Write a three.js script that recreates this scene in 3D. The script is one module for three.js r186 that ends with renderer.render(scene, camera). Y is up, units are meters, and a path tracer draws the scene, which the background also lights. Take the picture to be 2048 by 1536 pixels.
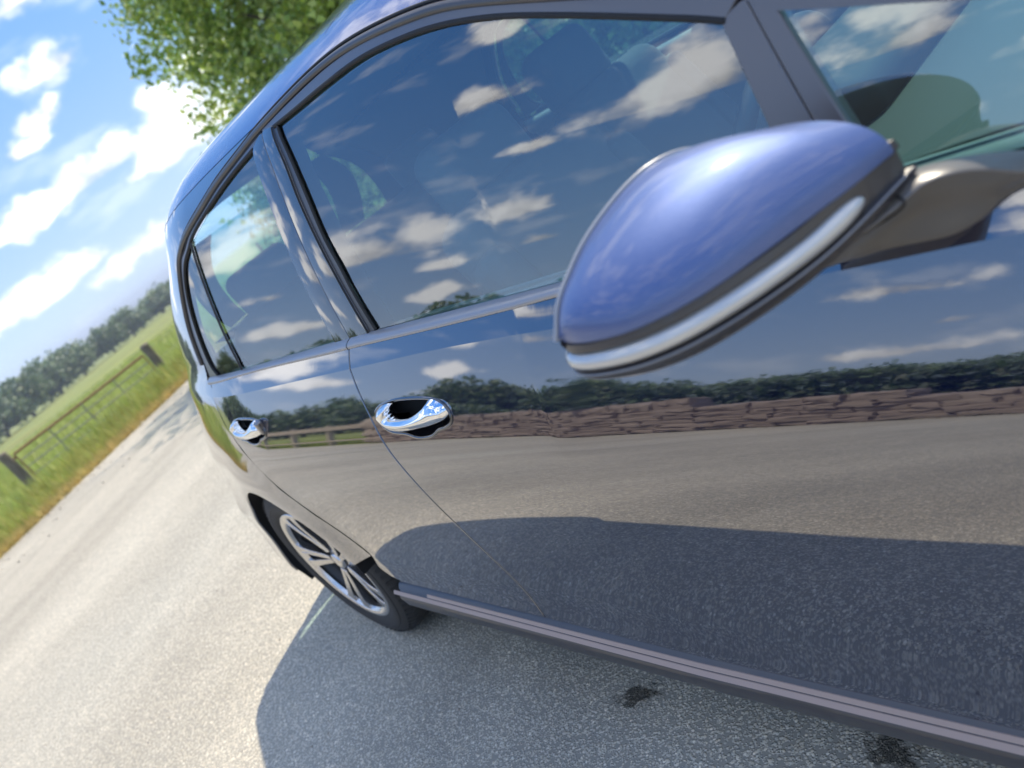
import * as THREE from 'three';
import { mergeGeometries, mergeVertices, toCreasedNormals } from 'three/addons/utils/BufferGeometryUtils.js';
import { RoundedBoxGeometry } from 'three/addons/geometries/RoundedBoxGeometry.js';
import { createNoise2D, createNoise3D } from 'simplex-noise';

/* ------------------------------------------------------------------ camera, sky, sun, exposure */
const scene = new THREE.Scene();
const camera = new THREE.PerspectiveCamera(49.32, 4 / 3, 0.05, 4000);
camera.position.set(2.4367, 1.2893, 1.4679);
{
  const right = new THREE.Vector3(0.58807, -0.55865, -0.58487), up = new THREE.Vector3(0.08462, 0.76166, -0.64243), back = new THREE.Vector3(0.80437, 0.32831, 0.49518);
  camera.quaternion.setFromRotationMatrix(new THREE.Matrix4().makeBasis(right, up, back));
}
camera.focus = 1.42;
camera.userData.fStop = 3.9;

function rng(seed) { let s = seed >>> 0; return () => { s = (s + 0x6d2b79f5) | 0; let t = Math.imul(s ^ (s >>> 15), 1 | s); t = (t + Math.imul(t ^ (t >>> 7), 61 | t)) ^ t; return ((t ^ (t >>> 14)) >>> 0) / 4294967296; }; }
const n3 = createNoise3D(rng(11)), n2 = createNoise2D(rng(12));
const clamp = (x, a, b) => Math.min(b, Math.max(a, x)), lerp = (a, b, t) => a + (b - a) * t;
const sstep = (a, b, x) => { const t = clamp((x - a) / (b - a), 0, 1); return t * t * (3 - 2 * t); };
const fbm3 = (x, y, z, o) => { let s = 0, a = 0.5, f = 1; for (let i = 0; i < o; i++) { s += a * n3(x * f, y * f, z * f); a *= 0.52; f *= 2.03; } return s; };
const fbm2 = (x, y, o) => { let s = 0, a = 0.5, f = 1; for (let i = 0; i < o; i++) { s += a * n2(x * f, y * f); a *= 0.5; f *= 2.03; } return s; };

// sky: clear blue with fair-weather cumulus; azimuth in degrees from +x towards +z
{
  const W = 4096, H = 2048, data = new Float32Array(W * H * 4), R = rng(5);
  const clouds = [
    [152.3, 10.8, 11, 6], [140.7, 12.3, 9, 4.2], [146.6, 8.2, 4, 1.5], [147.4, 5.4, 4.6, 1.7], [147.8, 3.5, 5, 1.2], [138.2, 9.0, 5.5, 1.9], [139, 18.4, 4.2, 1.9],
    [143.5, 24.5, 7, 4], [125.5, 19.6, 20, 8], [145, 31.5, 6, 5], [113.5, 17.8, 9, 6], [165, 13.6, 9, 7], [157, 5, 7, 2.0], [168.5, 4.6, 5, 2.2], [115.9, 9.6, 12, 2.8],
    [113, 6.1, 6, 1.4], [117, 3.6, 18, 1.9], [133, 4.2, 5, 1.3], [159, 8.6, 4, 1.2], [172, 9.5, 7, 3],
    [-158.8, 12.9, 5.4, 3.2], [-161.8, 11.0, 4.6, 2.6], [-157.6, 16.4, 9, 2.6], [-163.8, 10.1, 3.2, 1.8], [-161.2, 7.1, 10, 3.2], [-156.2, 5.9, 9, 4], [-165.4, 6.9, 5, 2.4],
    [-167, 3.3, 12, 2.2], [-160, 2.2, 14, 2.4], [-151, 8.5, 8, 3], [-170, 15, 7, 3], [-178, 8, 9, 4], [-143, 5, 11, 3], [-147, 18, 9, 4.5],
  ].map((c) => [...c, R() * 50, 1]);
  for (let i = 0; i < 210; i++) {
    const el = 3 + 62 * R() ** 1.5, az = R() * 360 - 180, s = 0.55 + 0.95 * R(), k = sstep(0, 40, el);
    const inView = (az > 108 || az < -140) && el < 34;
    const c = [az, el, (6 + 12 * k) * s, (2 + 6 * k) * s, R() * 50, 1];
    if (!inView) clouds.push(c);
  }
  const cell = Array.from({ length: 72 }, () => []);
  for (const c of clouds) {
    const half = c[2] * 0.95 / Math.max(0.2, Math.cos(c[1] * Math.PI / 180)) + 6;
    for (let k = 0; k < 72; k++) { let d = Math.abs(((k * 5 + 2.5 - 180 - c[0] + 540) % 360) - 180); if (d < half) cell[k].push(c); }
  }
  for (let j = 0; j < H; j++) {
    const el = ((j + 0.5) / H - 0.5) * 180, ce = Math.cos(el * Math.PI / 180), se = Math.sin(el * Math.PI / 180);
    const t = clamp(el / 90, 0, 1), h = Math.exp(-Math.max(el, 0) / 9), m = Math.exp(-Math.max(el, 0) / 30);
    const sky = [0.05 + 0.10 * m + 0.38 * h, 0.20 + 0.17 * m + 0.28 * h, 0.60 + 0.17 * m + 0.03 * h];
    for (let i = 0; i < W; i++) {
      const o = (j * W + i) * 4;
      if (el < -1) { data[o] = 0.22; data[o + 1] = 0.24; data[o + 2] = 0.2; data[o + 3] = 1; continue; }
      const az = ((i + 0.5) / W - 0.5) * 360, a = az * Math.PI / 180, x = ce * Math.cos(a), z = ce * Math.sin(a);
      let dens = 0, light = 1;
      for (const c of cell[Math.floor((az + 180) / 5) % 72]) {
        const du = ((((az - c[0]) % 360) + 540) % 360 - 180) * ce / (c[2] * 0.5), dv0 = (el - c[1]) / (c[3] * 0.5);
        if (Math.abs(du) > 1.9 || Math.abs(dv0) > 2.1) continue;
        const dv = dv0 < 0 ? dv0 * 1.45 : dv0, f = 9.5 / (0.35 * c[2] * c[3] / 10 + 0.65) ** 0.36;
        const q = fbm3(x * f + c[4], se * f * 1.5, z * f, 6), q2 = fbm3(x * f * 0.7 - c[4], se * f, z * f * 0.7, 2);
        const r = Math.hypot(du, dv) - 1.25 * q - 0.35 * q2 + (dv0 < -0.2 ? 0.25 : 0);
        const d = 1 - sstep(0.18, 1.04, r);
        if (d > dens) { dens = d; light = clamp(0.66 + 0.3 * dv0 + 1.0 * q + 0.5 * q2, 0, 1); }
      }
      const wisp = 0.2 * sstep(0.1, 0.6, fbm3(x * 5, se * 14 + 3, z * 5, 4)) + 0.0;
      dens = Math.max(dens, wisp * (1 - h * 0.3));
      const L = lerp(0.44, 1.36, light ** 1.15), cl = [L * 1.03, L * 1.03, L * 1.04 + 0.03 * (1 - light)];
      const w = dens * 0.97;
      for (let k = 0; k < 3; k++) data[o + k] = lerp(sky[k], lerp(cl[k], Math.max(sky[k], 0.85), 0.4 * h), w);
      data[o + 3] = 1;
    }
  }
  const sky = new THREE.DataTexture(data, W, H, THREE.RGBAFormat, THREE.FloatType);
  sky.mapping = THREE.EquirectangularReflectionMapping; sky.magFilter = sky.minFilter = THREE.LinearFilter; sky.needsUpdate = true;
  scene.background = sky; scene.environment = sky;
  scene.backgroundIntensity = 1.0; scene.environmentIntensity = 1.0;
}
const sun = new THREE.DirectionalLight(new THREE.Color(1, 0.89, 0.71), 3.6);
sun.position.set(-2.7, 17.3, -11.0); sun.target.position.set(0, 0, 0);
sun.castShadow = true; sun.shadow.mapSize.set(4096, 4096);
Object.assign(sun.shadow.camera, { left: -30, right: 30, top: 30, bottom: -30, near: 1, far: 80 });
scene.add(sun, sun.target);
scene.fog = new THREE.FogExp2(new THREE.Color(0.80, 0.88, 1.0), 0.0009);
const renderer = new THREE.WebGLRenderer({ antialias: true });
renderer.toneMapping = THREE.LinearToneMapping; renderer.toneMappingExposure = 1.6;
renderer.shadowMap.enabled = true;

/* ------------------------------------------------------------------ helpers */
const used = new Map();
const numbered = (name) => { const k = used.get(name) ?? 0; used.set(name, k + 1); return k ? name + '_' + String(k).padStart(3, '0') : name; };
function obj(name, geo, mat, parent = scene) {
  const g = Array.isArray(geo) ? mergeGeometries(geo.map((x) => (x.index ? x.toNonIndexed() : x))) : geo;
  const m = new THREE.Mesh(g, mat); m.name = parent === scene ? numbered(name) : name; m.castShadow = m.receiveShadow = true; parent.add(m); return m;
}
function tag(o, label, category, group, kind) { if (label) o.userData.label = label; if (category) o.userData.category = category; if (group) o.userData.group = group; if (kind) o.userData.kind = kind; return o; }
function thing(name, label, category, pos = [0, 0, 0], turn = 0, group) {
  const o = new THREE.Group(); o.name = numbered(name); scene.add(o); o.position.set(...pos); o.rotation.y = turn; return tag(o, label, category, group);
}
const V = (x, y, z) => new THREE.Vector3(x, y, z);
const std = (r, g, b, rough, o = {}) => new THREE.MeshStandardMaterial({ color: new THREE.Color().setRGB(r, g, b), roughness: rough, ...o });
const phys = (r, g, b, rough, o = {}) => new THREE.MeshPhysicalMaterial({ color: new THREE.Color().setRGB(r, g, b), roughness: rough, ...o });
function dataTex(w, h, f, srgb, rep) {
  const d = new Uint8Array(w * h * 4);
  for (let j = 0; j < h; j++) for (let i = 0; i < w; i++) { const c = f(i, j), o = (j * w + i) * 4; d[o] = clamp(c[0] * 255, 0, 255); d[o + 1] = clamp(c[1] * 255, 0, 255); d[o + 2] = clamp(c[2] * 255, 0, 255); d[o + 3] = c[3] === undefined ? 255 : clamp(c[3] * 255, 0, 255); }
  const t = new THREE.DataTexture(d, w, h); t.wrapS = t.wrapT = THREE.RepeatWrapping; t.magFilter = THREE.LinearFilter; t.minFilter = THREE.LinearMipmapLinearFilter; if (srgb) t.colorSpace = THREE.SRGBColorSpace; if (rep) t.repeat.set(rep, rep); t.needsUpdate = true; return t;
}
const s8 = (x) => (x <= 0.0031308 ? 12.92 * x : 1.055 * x ** (1 / 2.4) - 0.055);   // linear -> sRGB
// smooth table lookup (Catmull-Rom in value over uneven knots)
function table(T) {
  const X = T.map((p) => p[0]), Y = T.map((p) => p[1]), n = X.length;
  const m = X.map((_, i) => { if (i === 0 || i === n - 1) return 0; const a = (Y[i] - Y[i - 1]) / (X[i] - X[i - 1]), b = (Y[i + 1] - Y[i]) / (X[i + 1] - X[i]); return a * b <= 0 ? 0 : 2 * a * b / (a + b); });
  m[0] = (Y[1] - Y[0]) / (X[1] - X[0]); m[n - 1] = (Y[n - 1] - Y[n - 2]) / (X[n - 1] - X[n - 2]);
  return (x) => {
    if (x <= X[0]) return Y[0]; if (x >= X[n - 1]) return Y[n - 1];
    let i = 0; while (x > X[i + 1]) i++;
    const h = X[i + 1] - X[i], t = (x - X[i]) / h, t2 = t * t, t3 = t2 * t;
    return Y[i] * (2 * t3 - 3 * t2 + 1) + m[i] * h * (t3 - 2 * t2 + t) + Y[i + 1] * (3 * t2 - 2 * t3) + m[i + 1] * h * (t3 - t2);
  };
}
// open curve through 2-D points, evaluated by arc length
function curve(P) { const c = new THREE.CatmullRomCurve3(P.map((p) => V(p[0], p[1], p[2] ?? 0)), false, 'centripetal'); return (t) => c.getPointAt(clamp(t, 0, 1)); }
function tube(P, r, seg = 24, rad = 8) { return new THREE.TubeGeometry(new THREE.CatmullRomCurve3(P, false, 'centripetal'), seg, r, rad); }
function grid(nu, nv, f, flip) {   // f(u,v) -> {p, n?, uv?}
  const pos = [], nor = [], uv = [], idx = []; let hasN = true;
  for (let j = 0; j <= nv; j++) for (let i = 0; i <= nu; i++) { const q = f(i / nu, j / nv); pos.push(q.p.x, q.p.y, q.p.z); if (q.n) nor.push(q.n.x, q.n.y, q.n.z); else hasN = false; uv.push(q.uv ? q.uv[0] : i / nu, q.uv ? q.uv[1] : j / nv); }
  for (let j = 0; j < nv; j++) for (let i = 0; i < nu; i++) { const a = j * (nu + 1) + i, b = a + 1, c = a + nu + 1, d = c + 1; flip ? idx.push(a, c, b, b, c, d) : idx.push(a, b, c, b, d, c); }
  const g = new THREE.BufferGeometry(); g.setAttribute('position', new THREE.Float32BufferAttribute(pos, 3)); g.setAttribute('uv', new THREE.Float32BufferAttribute(uv, 2)); g.setIndex(idx);
  if (hasN) g.setAttribute('normal', new THREE.Float32BufferAttribute(nor, 3)); else g.computeVertexNormals(); return g;
}
function mirrored(g) { const m = g.clone(); const p = m.attributes.position, n = m.attributes.normal; for (let i = 0; i < p.count; i++) { p.setZ(i, -p.getZ(i)); n.setZ(i, -n.getZ(i)); } if (m.index) { const a = m.index.array; for (let i = 0; i < a.length; i += 3) { const t = a[i]; a[i] = a[i + 1]; a[i + 1] = t; } } else return mirrored(mergeVertices(g)); return m; }
function rbox(w, h, d, r, x, y, z, rx = 0, ry = 0, rz = 0) { const g = new RoundedBoxGeometry(w, h, d, 3, r); g.rotateX(rx); g.rotateY(ry); g.rotateZ(rz); g.translate(x, y, z); return g; }

/* ------------------------------------------------------------------ ground */
const lineS = (x, z) => -0.868 * (x + 8.3) + 0.496 * (z - 1.41);     // metres beyond the verge line behind the car
function groundH(x, z) {
  const m = 1 - sstep(1.4, 3.0, z), s = lineS(x, z);
  let y = -m * (0.55 * sstep(0.2, 4.5, s) + 0.031 * Math.max(0, s - 4)) ;
  y += sstep(12, 90, z) * 1.1 + sstep(100, 420, z) * 9 + sstep(20, 300, x) * 3;
  y += 0.05 * fbm2(x * 0.12, z * 0.12, 3) * sstep(0.2, 3, Math.max(s * m, z - 7.4, -3.6 - z));
  return y - 0.02;
}
const TARMAC = [[-26, 6.75], [-26, 3.4], [-10.5, 3.1], [-8.9, 2.5], [-8.3, 1.41], [-9.17, -0.1], [-10.3, -2.06], [-12.4, -5.5], [-15.5, -9.5], [-12.6, -11.2], [-9.2, -5.6], [-7.4, -4.2], [-4, -3.5], [16, -3.4], [16, 6.75]];
{
  const xs = [], zs = [], spread = (k) => Math.sign(k) * (Math.abs(k) * 0.55 + 0.0000149 * Math.abs(k) ** 4.2);
  for (let k = -90; k <= 90; k++) { xs.push(spread(k) - 6); zs.push(spread(k) + 1); }
  const n = xs.length, pos = [], uv = [], col = [], idx = [];
  for (let j = 0; j < n; j++) for (let i = 0; i < n; i++) {
    const x = xs[i], z = zs[j]; pos.push(x, groundH(x, z), z); uv.push(x, z);
    const a = 0.85 + 0.25 * fbm2(x * 0.05, z * 0.05, 4), b = fbm2(x * 0.21 + 9, z * 0.21, 3), dry = clamp(0.25 + 0.6 * b, 0, 1);
    col.push(a * lerp(0.9, 1.25, dry), a, a * lerp(0.85, 0.75, dry));
  }
  for (let j = 0; j < n - 1; j++) for (let i = 0; i < n - 1; i++) { const a = j * n + i; idx.push(a, a + n, a + 1, a + 1, a + n, a + n + 1); }
  const g = new THREE.BufferGeometry(); g.setAttribute('position', new THREE.Float32BufferAttribute(pos, 3)); g.setAttribute('uv', new THREE.Float32BufferAttribute(uv, 2)); g.setAttribute('color', new THREE.Float32BufferAttribute(col, 3)); g.setIndex(idx); g.computeVertexNormals();
  const R = rng(3), tex = dataTex(512, 512, (i, j) => { const u = i / 512 * Math.PI * 2, v = j / 512 * Math.PI * 2, q = fbm3(Math.cos(u) * 3 + Math.cos(v) * 2, Math.sin(u) * 3, Math.sin(v) * 3, 5), k = 0.75 + 0.5 * q + 0.5 * (R() - 0.5); return [s8(0.30 * k), s8(0.33 * k), s8(0.075 * k)]; }, true, 0.5);
  tag(obj('ground', g, new THREE.MeshStandardMaterial({ map: tex, vertexColors: true, roughness: 0.95 })), 'green grass field and meadow around the tarmac', 'ground', null, 'structure');
}
// asphalt: pale worn aggregate, chips of a few millimetres
const tarTile = 2.4;
function asphaltTextures() {
  const N = 2048, R = rng(21), hgt = new Float32Array(N * N), tone = new Float32Array(N * N).fill(0), warm = new Float32Array(N * N);
  for (let k = 0; k < 230000; k++) {
    const cx = R() * N, cy = R() * N, r = 1.1 + 2.5 * R() ** 2.2, e = 0.65 + 0.35 * R(), an = R() * 3.14, ca = Math.cos(an), sa = Math.sin(an), v = R() ** 1.4, w = R(), top = 0.35 + 0.65 * R(), m = Math.ceil(r);
    for (let y = -m; y <= m; y++) for (let x = -m; x <= m; x++) {
      const a = (x * ca + y * sa) / r, b = (-x * sa + y * ca) / (r * e), d = a * a + b * b; if (d > 1) continue;
      const p = ((Math.floor(cy + y) + N) % N) * N + ((Math.floor(cx + x) + N) % N), hh = top * (1 - 0.55 * d * d);
      if (hh > hgt[p]) { hgt[p] = hh; tone[p] = v; warm[p] = w; }
    }
  }
  const col = dataTex(N, N, (i, j) => {
    const p = j * N + i, q = hgt[p] < 0.05 ? 0.40 : 0.475 + 0.18 * tone[p] + 0.24 * Math.max(0, tone[p] - 0.86) / 0.14;
    const k = q * (0.75 + 0.25 * hgt[p]), w = (warm[p] - 0.5) * 0.06;
    return [s8(k * (1.06 + w)), s8(k * (0.965)), s8(k * (0.765 - w))];
  }, true, 1 / tarTile);
  const bump = dataTex(N, N, (i, j) => { const v = hgt[j * N + i]; return [v, v, v]; }, false, 1 / tarTile);
  return [col, bump];
}
const [tarCol, tarBump] = asphaltTextures();
{
  // fine grid near the car, clipped to the outline further out
  const shape = new THREE.Shape(TARMAC.map((p) => new THREE.Vector2(p[0], p[1])));
  const wob = []; const P = shape.getPoints();
  for (let i = 0; i < P.length; i++) { const a = P[i], b = P[(i + 1) % P.length], L = a.distanceTo(b), n = Math.max(1, Math.round(L / 0.22)); for (let k = 0; k < n; k++) { const q = a.clone().lerp(b, k / n), w = 0.10 * fbm2(q.x * 1.1, q.y * 1.1, 3); wob.push(new THREE.Vector2(q.x + w, q.y + w * 0.6)); } }
  // scan-line grid: rows of cells inside the polygon
  const inside = (x, z) => { let c = false; for (let i = 0, j = wob.length - 1; i < wob.length; j = i++) { const a = wob[i], b = wob[j]; if ((a.y > z) !== (b.y > z) && x < (b.x - a.x) * (z - a.y) / (b.y - a.y) + a.x) c = !c; } return c; };
  const g0 = new THREE.ShapeGeometry(new THREE.Shape(wob)); g0.rotateX(Math.PI / 2); g0.translate(0, -0.005, 0);
  const ix = g0.index.array; for (let i = 0; i < ix.length; i += 3) { const t = ix[i]; ix[i] = ix[i + 1]; ix[i + 1] = t; }
  // worn, stained upper course: grid of 12 cm cells inside the outline, tinted by age
  const C = 0.12, X0 = -16, Z0 = -11.5, nx = Math.round(32 / C), nz = Math.round(18.3 / C), id = new Int32Array((nx + 1) * (nz + 1)).fill(-1), pos = [], tri = [];
  for (let j = 0; j <= nz; j++) for (let i = 0; i <= nx; i++) { const x = X0 + i * C, z = Z0 + j * C; if (inside(x, z)) { id[j * (nx + 1) + i] = pos.length / 3; pos.push(x, 0, z); } }
  for (let j = 0; j < nz; j++) for (let i = 0; i < nx; i++) { const a = id[j * (nx + 1) + i], b = id[j * (nx + 1) + i + 1], c = id[(j + 1) * (nx + 1) + i], d = id[(j + 1) * (nx + 1) + i + 1]; if (a >= 0 && b >= 0 && c >= 0 && d >= 0) tri.push(a, c, b, b, c, d); }
  const g1 = new THREE.BufferGeometry(); g1.setAttribute('position', new THREE.Float32BufferAttribute(pos, 3)); g1.setIndex(tri);
  const g = mergeGeometries([g0, g1].map((q) => { q.deleteAttribute('normal'); q.deleteAttribute('uv'); return q; }));
  const p = g.attributes.position, nor = [], uv = [], col = [];
  for (let i = 0; i < p.count; i++) {
    const x = p.getX(i), z = p.getZ(i), s = lineS(x, z), across = s, along = 0.496 * x + 0.868 * z;
    let k = 1 + 0.13 * fbm2(x * 0.35, z * 0.35, 4) + 0.10 * n2(across * 0.9 + 3, along * 0.06) + 0.07 * n2(across * 2.7, along * 0.10 + 7) + 0.06 * fbm2(x * 2.6, z * 2.6, 2);
    k *= 1 - 0.20 * sstep(-1.3, -0.3, s) * sstep(3, 1, z) * (0.6 + 0.5 * n2(along * 0.7, 2)); const warm = 0.03 * fbm2(x * 0.2 + 5, z * 0.2, 3);
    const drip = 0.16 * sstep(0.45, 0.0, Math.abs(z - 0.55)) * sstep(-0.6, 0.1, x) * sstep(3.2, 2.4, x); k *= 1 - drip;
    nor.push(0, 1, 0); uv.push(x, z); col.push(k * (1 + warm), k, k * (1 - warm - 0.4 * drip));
  }
  g.setAttribute('normal', new THREE.Float32BufferAttribute(nor, 3)); g.setAttribute('uv', new THREE.Float32BufferAttribute(uv, 2)); g.setAttribute('color', new THREE.Float32BufferAttribute(col, 3));
  const tar = new THREE.MeshStandardMaterial({ map: tarCol, bumpMap: tarBump, bumpScale: 0.0022, roughness: 0.88, vertexColors: true });
  tag(obj('road', g, tar), 'pale worn asphalt road and parking surface', 'road', null, 'structure');
  // loose grit and small stones gathered near the verge
  const R = rng(171), st = mergeVertices(new THREE.IcosahedronGeometry(0.5, 1)); { const q = st.attributes.position; for (let i = 0; i < q.count; i++) { const k = 0.7 + 0.5 * R(); q.setXYZ(i, q.getX(i) * k, q.getY(i) * k * 0.7, q.getZ(i) * k); } st.computeVertexNormals(); }
  const im = new THREE.InstancedMesh(st, std(0.42, 0.37, 0.30, 0.9), 2600), M = new THREE.Matrix4(), q = new THREE.Quaternion();
  for (let i = 0; i < 2600; i++) { const near = i < 500, t = R() * 15 - 4, s = -0.05 - 1.5 * R() ** 3, x = near ? -2.5 + 5 * R() : -8.3 - 0.496 * t - 0.868 * s, z = near ? 0.9 + 2.4 * R() : 1.41 - 0.868 * t + 0.496 * s, d = near ? 0.003 + 0.005 * R() ** 2 : 0.006 + 0.02 * R() ** 3; q.setFromAxisAngle(V(0, 1, 0), R() * 6.28); M.compose(V(x, d * 0.25, z), q, V(d, d, d)); im.setMatrixAt(i, M); }
  im.name = 'grit'; im.castShadow = im.receiveShadow = true; scene.add(im); tag(im, 'loose grit and small stones scattered on the asphalt', 'gravel', null, 'stuff');
}
/* ------------------------------------------------------------------ car body surface */
const tiltLow = [[0.1, -4], [0.26, -2], [0.31, 4], [0.36, 6], [0.40, 3], [0.45, -2], [0.52, -2.5], [0.58, -2.2], [0.64, -0.4], [0.70, 3.8], [0.77, 11.2], [0.84, 18.3], [0.90, 20], [0.955, 21], [1.08, 21.5]];
const tiltUp = [[0.8, 29], [0.955, 31], [1.0, 33], [1.1, 35]];
const tiltGlass = [[0.9, 13.5], [1.0, 15], [1.1, 17.2], [1.2, 20], [1.3, 24], [1.36, 30], [1.40, 42], [1.46, 50]];
function profile(T, y0, y1, at, z) { const f = table(T), N = 2000, Z = new Float64Array(N + 1); for (let i = 1; i <= N; i++) { const y = y0 + (y1 - y0) * (i - 0.5) / N; Z[i] = Z[i - 1] - Math.tan(f(y) * Math.PI / 180) * (y1 - y0) / N; } const g = (y) => { const t = clamp((y - y0) / (y1 - y0), 0, 1) * N, i = Math.min(N - 1, Math.floor(t)); return lerp(Z[i], Z[i + 1], t - i); }; const d = z - g(at); return (y) => g(y) + d; }
const zLow = profile(tiltLow, 0.1, 1.08, 0.6, 0.905), zUp = profile(tiltUp, 0.8, 1.1, 0.955, zLow(0.955)), zGlass = profile(tiltGlass, 0.9, 1.46, 1.0, 0.795);
const taperK = table([[0, 0.05], [0.5, 0.06], [0.57, 0.088], [0.61, 0.10], [0.70, 0.125], [0.78, 0.147], [0.9, 0.168], [1.04, 0.172], [1.07, 0.178], [1.16, 0.205], [1.22, 0.238], [1.29, 0.31], [1.33, 0.36], [1.45, 0.42]]);
const creaseOff = table([[-1, 0.002], [1.2, 0.002], [1.47, -0.003], [1.6, -0.009], [2.1, -0.018], [2.6, -0.024]]);
const frontIn = table([[1.5, 0], [2.2, -0.012], [2.7, -0.045], [3.0, -0.09], [3.3, -0.2], [3.45, -0.34]]);
const WX = -0.01, WY = 0.318;
const taper = (x, y) => { const t = Math.max(0, 0.35 - x), u = Math.max(0, -0.55 - x); return taperK(y) * t * t + 6 * u * u - frontIn(x); };
const arch = (x, y, cx) => 0.014 * Math.exp(-(((Math.hypot(x - cx, y - WY) - 0.345) / 0.09) ** 2)) * clamp((y - 0.2) / 0.1, 0, 1);
const flare = (x, y) => arch(x, y, WX) + arch(x, y, 2.64);
const Slow = (x, y) => zLow(y - creaseOff(x)) + flare(x, y) - taper(x, y);
const Sup = (x, y) => zUp(y - creaseOff(x)) + flare(x, y) - taper(x, y);
const Sg = (x, y) => zGlass(y) - taper(x, y);
const Sbody = (x, y) => (y - creaseOff(x) > 0.955 ? Sup(x, y) : Slow(x, y));
const Sc = (x, y) => { const w = sstep(0.93, 1.05, y); return lerp(lerp(Slow(x, y), Sbody(x, y), 0.6), Sg(x, y), w); };
const belt = (x) => 0.989 + (x > 1 ? -0.0085 * (x - 1) / 0.6 : 0.006 * sstep(1, 0.4, x) - 0.006 * sstep(0.35, 0.0, x));   // top of the door skins
const crease = (x) => 0.955 + creaseOff(x);
function snorm(S, x, y) { const e = 2e-3, n = V(-(S(x + e, y) - S(x - e, y)) / (2 * e), -(S(x, y + e) - S(x, y - e)) / (2 * e), 1); return n.normalize(); }
// Coons patch between four curves in (x, y), laid on surface S at an offset along its normal
function coons(S, bottom, top, left, right, nu, nv, off = 0, bow = null) {
  const c00 = bottom(0), c10 = bottom(1), c01 = top(0), c11 = top(1);
  return grid(nu, nv, (u, v) => {
    const b = bottom(u), t = top(u), l = left(v), r = right(v);
    const x = (1 - v) * b.x + v * t.x + (1 - u) * l.x + u * r.x - ((1 - u) * (1 - v) * c00.x + u * (1 - v) * c10.x + (1 - u) * v * c01.x + u * v * c11.x);
    const y = (1 - v) * b.y + v * t.y + (1 - u) * l.y + u * r.y - ((1 - u) * (1 - v) * c00.y + u * (1 - v) * c10.y + (1 - u) * v * c01.y + u * v * c11.y);
    const n = snorm(S, x, y), p = V(x, y, S(x, y)).addScaledVector(n, off);
    if (bow) { const k = bow(u, v); p.addScaledVector(n, k.h); n.x -= k.du; n.y -= k.dv; n.normalize(); }
    return { p, n, uv: [x, y] };
  });
}
// rim folded back around the border of a grid patch, with a small rounded edge
function hem(g, nu, nv, depth = 0.022, round = 0.0026) {
  const P = g.attributes.position, N = g.attributes.normal, loop = [];
  for (let i = 0; i < nu; i++) loop.push(i); for (let j = 0; j < nv; j++) loop.push(j * (nu + 1) + nu);
  for (let i = nu; i > 0; i--) loop.push(nv * (nu + 1) + i); for (let j = nv; j > 0; j--) loop.push(j * (nu + 1));
  const n = loop.length, pos = [], nor = [], uv = [], idx = [], at = (k) => V().fromBufferAttribute(P, loop[(k + n) % n]), an = (k) => V().fromBufferAttribute(N, loop[(k + n) % n]);
  for (let k = 0; k < n; k++) {
    const p = at(k), nn = an(k), t = at(k + 1).sub(at(k - 1)).normalize(), out = t.clone().cross(nn).normalize();
    for (const [a, o, d] of [[0, 0, 0], [Math.PI / 4, 0.707 * round, 0.293 * round], [Math.PI / 2, round, round], [Math.PI / 2, round, depth]]) { const q = p.clone().addScaledVector(out, o).addScaledVector(nn, -d); pos.push(q.x, q.y, q.z); const m = nn.clone().multiplyScalar(Math.cos(a)).addScaledVector(out, Math.sin(a)); nor.push(m.x, m.y, m.z); uv.push(p.x, p.y); }
  }
  for (let k = 0; k < n; k++) for (let r = 0; r < 3; r++) { const a = k * 4 + r, b = ((k + 1) % n) * 4 + r; idx.push(a, a + 1, b, b, a + 1, b + 1); }
  const h = new THREE.BufferGeometry(); h.setAttribute('position', new THREE.Float32BufferAttribute(pos, 3)); h.setAttribute('normal', new THREE.Float32BufferAttribute(nor, 3)); h.setAttribute('uv', new THREE.Float32BufferAttribute(uv, 2)); h.setIndex(idx); return h;
}
const V2 = (x, y) => new THREE.Vector2(x, y);
// cut a hole (closed outline in x, y) into a patch: border vertices are pulled onto the outline
function cutHole(g, outline) {
  const P = g.attributes.position, n = outline.length, inside = [], near = (x, y) => { let b = 9, bx = x, by = y; for (let i = 0; i < n; i++) { const a = outline[i], c = outline[(i + 1) % n], dx = c.x - a.x, dy = c.y - a.y, t = clamp(((x - a.x) * dx + (y - a.y) * dy) / (dx * dx + dy * dy), 0, 1), qx = a.x + t * dx, qy = a.y + t * dy, d = Math.hypot(x - qx, y - qy); if (d < b) { b = d; bx = qx; by = qy; } } return [bx, by]; };
  for (let i = 0; i < P.count; i++) { const x = P.getX(i), y = P.getY(i); let c = false; for (let k = 0, j = n - 1; k < n; j = k++) { const a = outline[k], b = outline[j]; if ((a.y > y) !== (b.y > y) && x < (b.x - a.x) * (y - a.y) / (b.y - a.y) + a.x) c = !c; } inside.push(c); }
  const ix = g.index.array, keep = [];
  for (let i = 0; i < ix.length; i += 3) { const t = [ix[i], ix[i + 1], ix[i + 2]]; if (!t.every((k) => inside[k])) keep.push(...t); }
  const moved = new Set(); for (const k of keep) if (inside[k] && !moved.has(k)) { moved.add(k); const [x, y] = near(P.getX(k), P.getY(k)); P.setXYZ(k, x, y, Sbody(x, y)); }
  g.setIndex(keep); return g;
}

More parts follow.
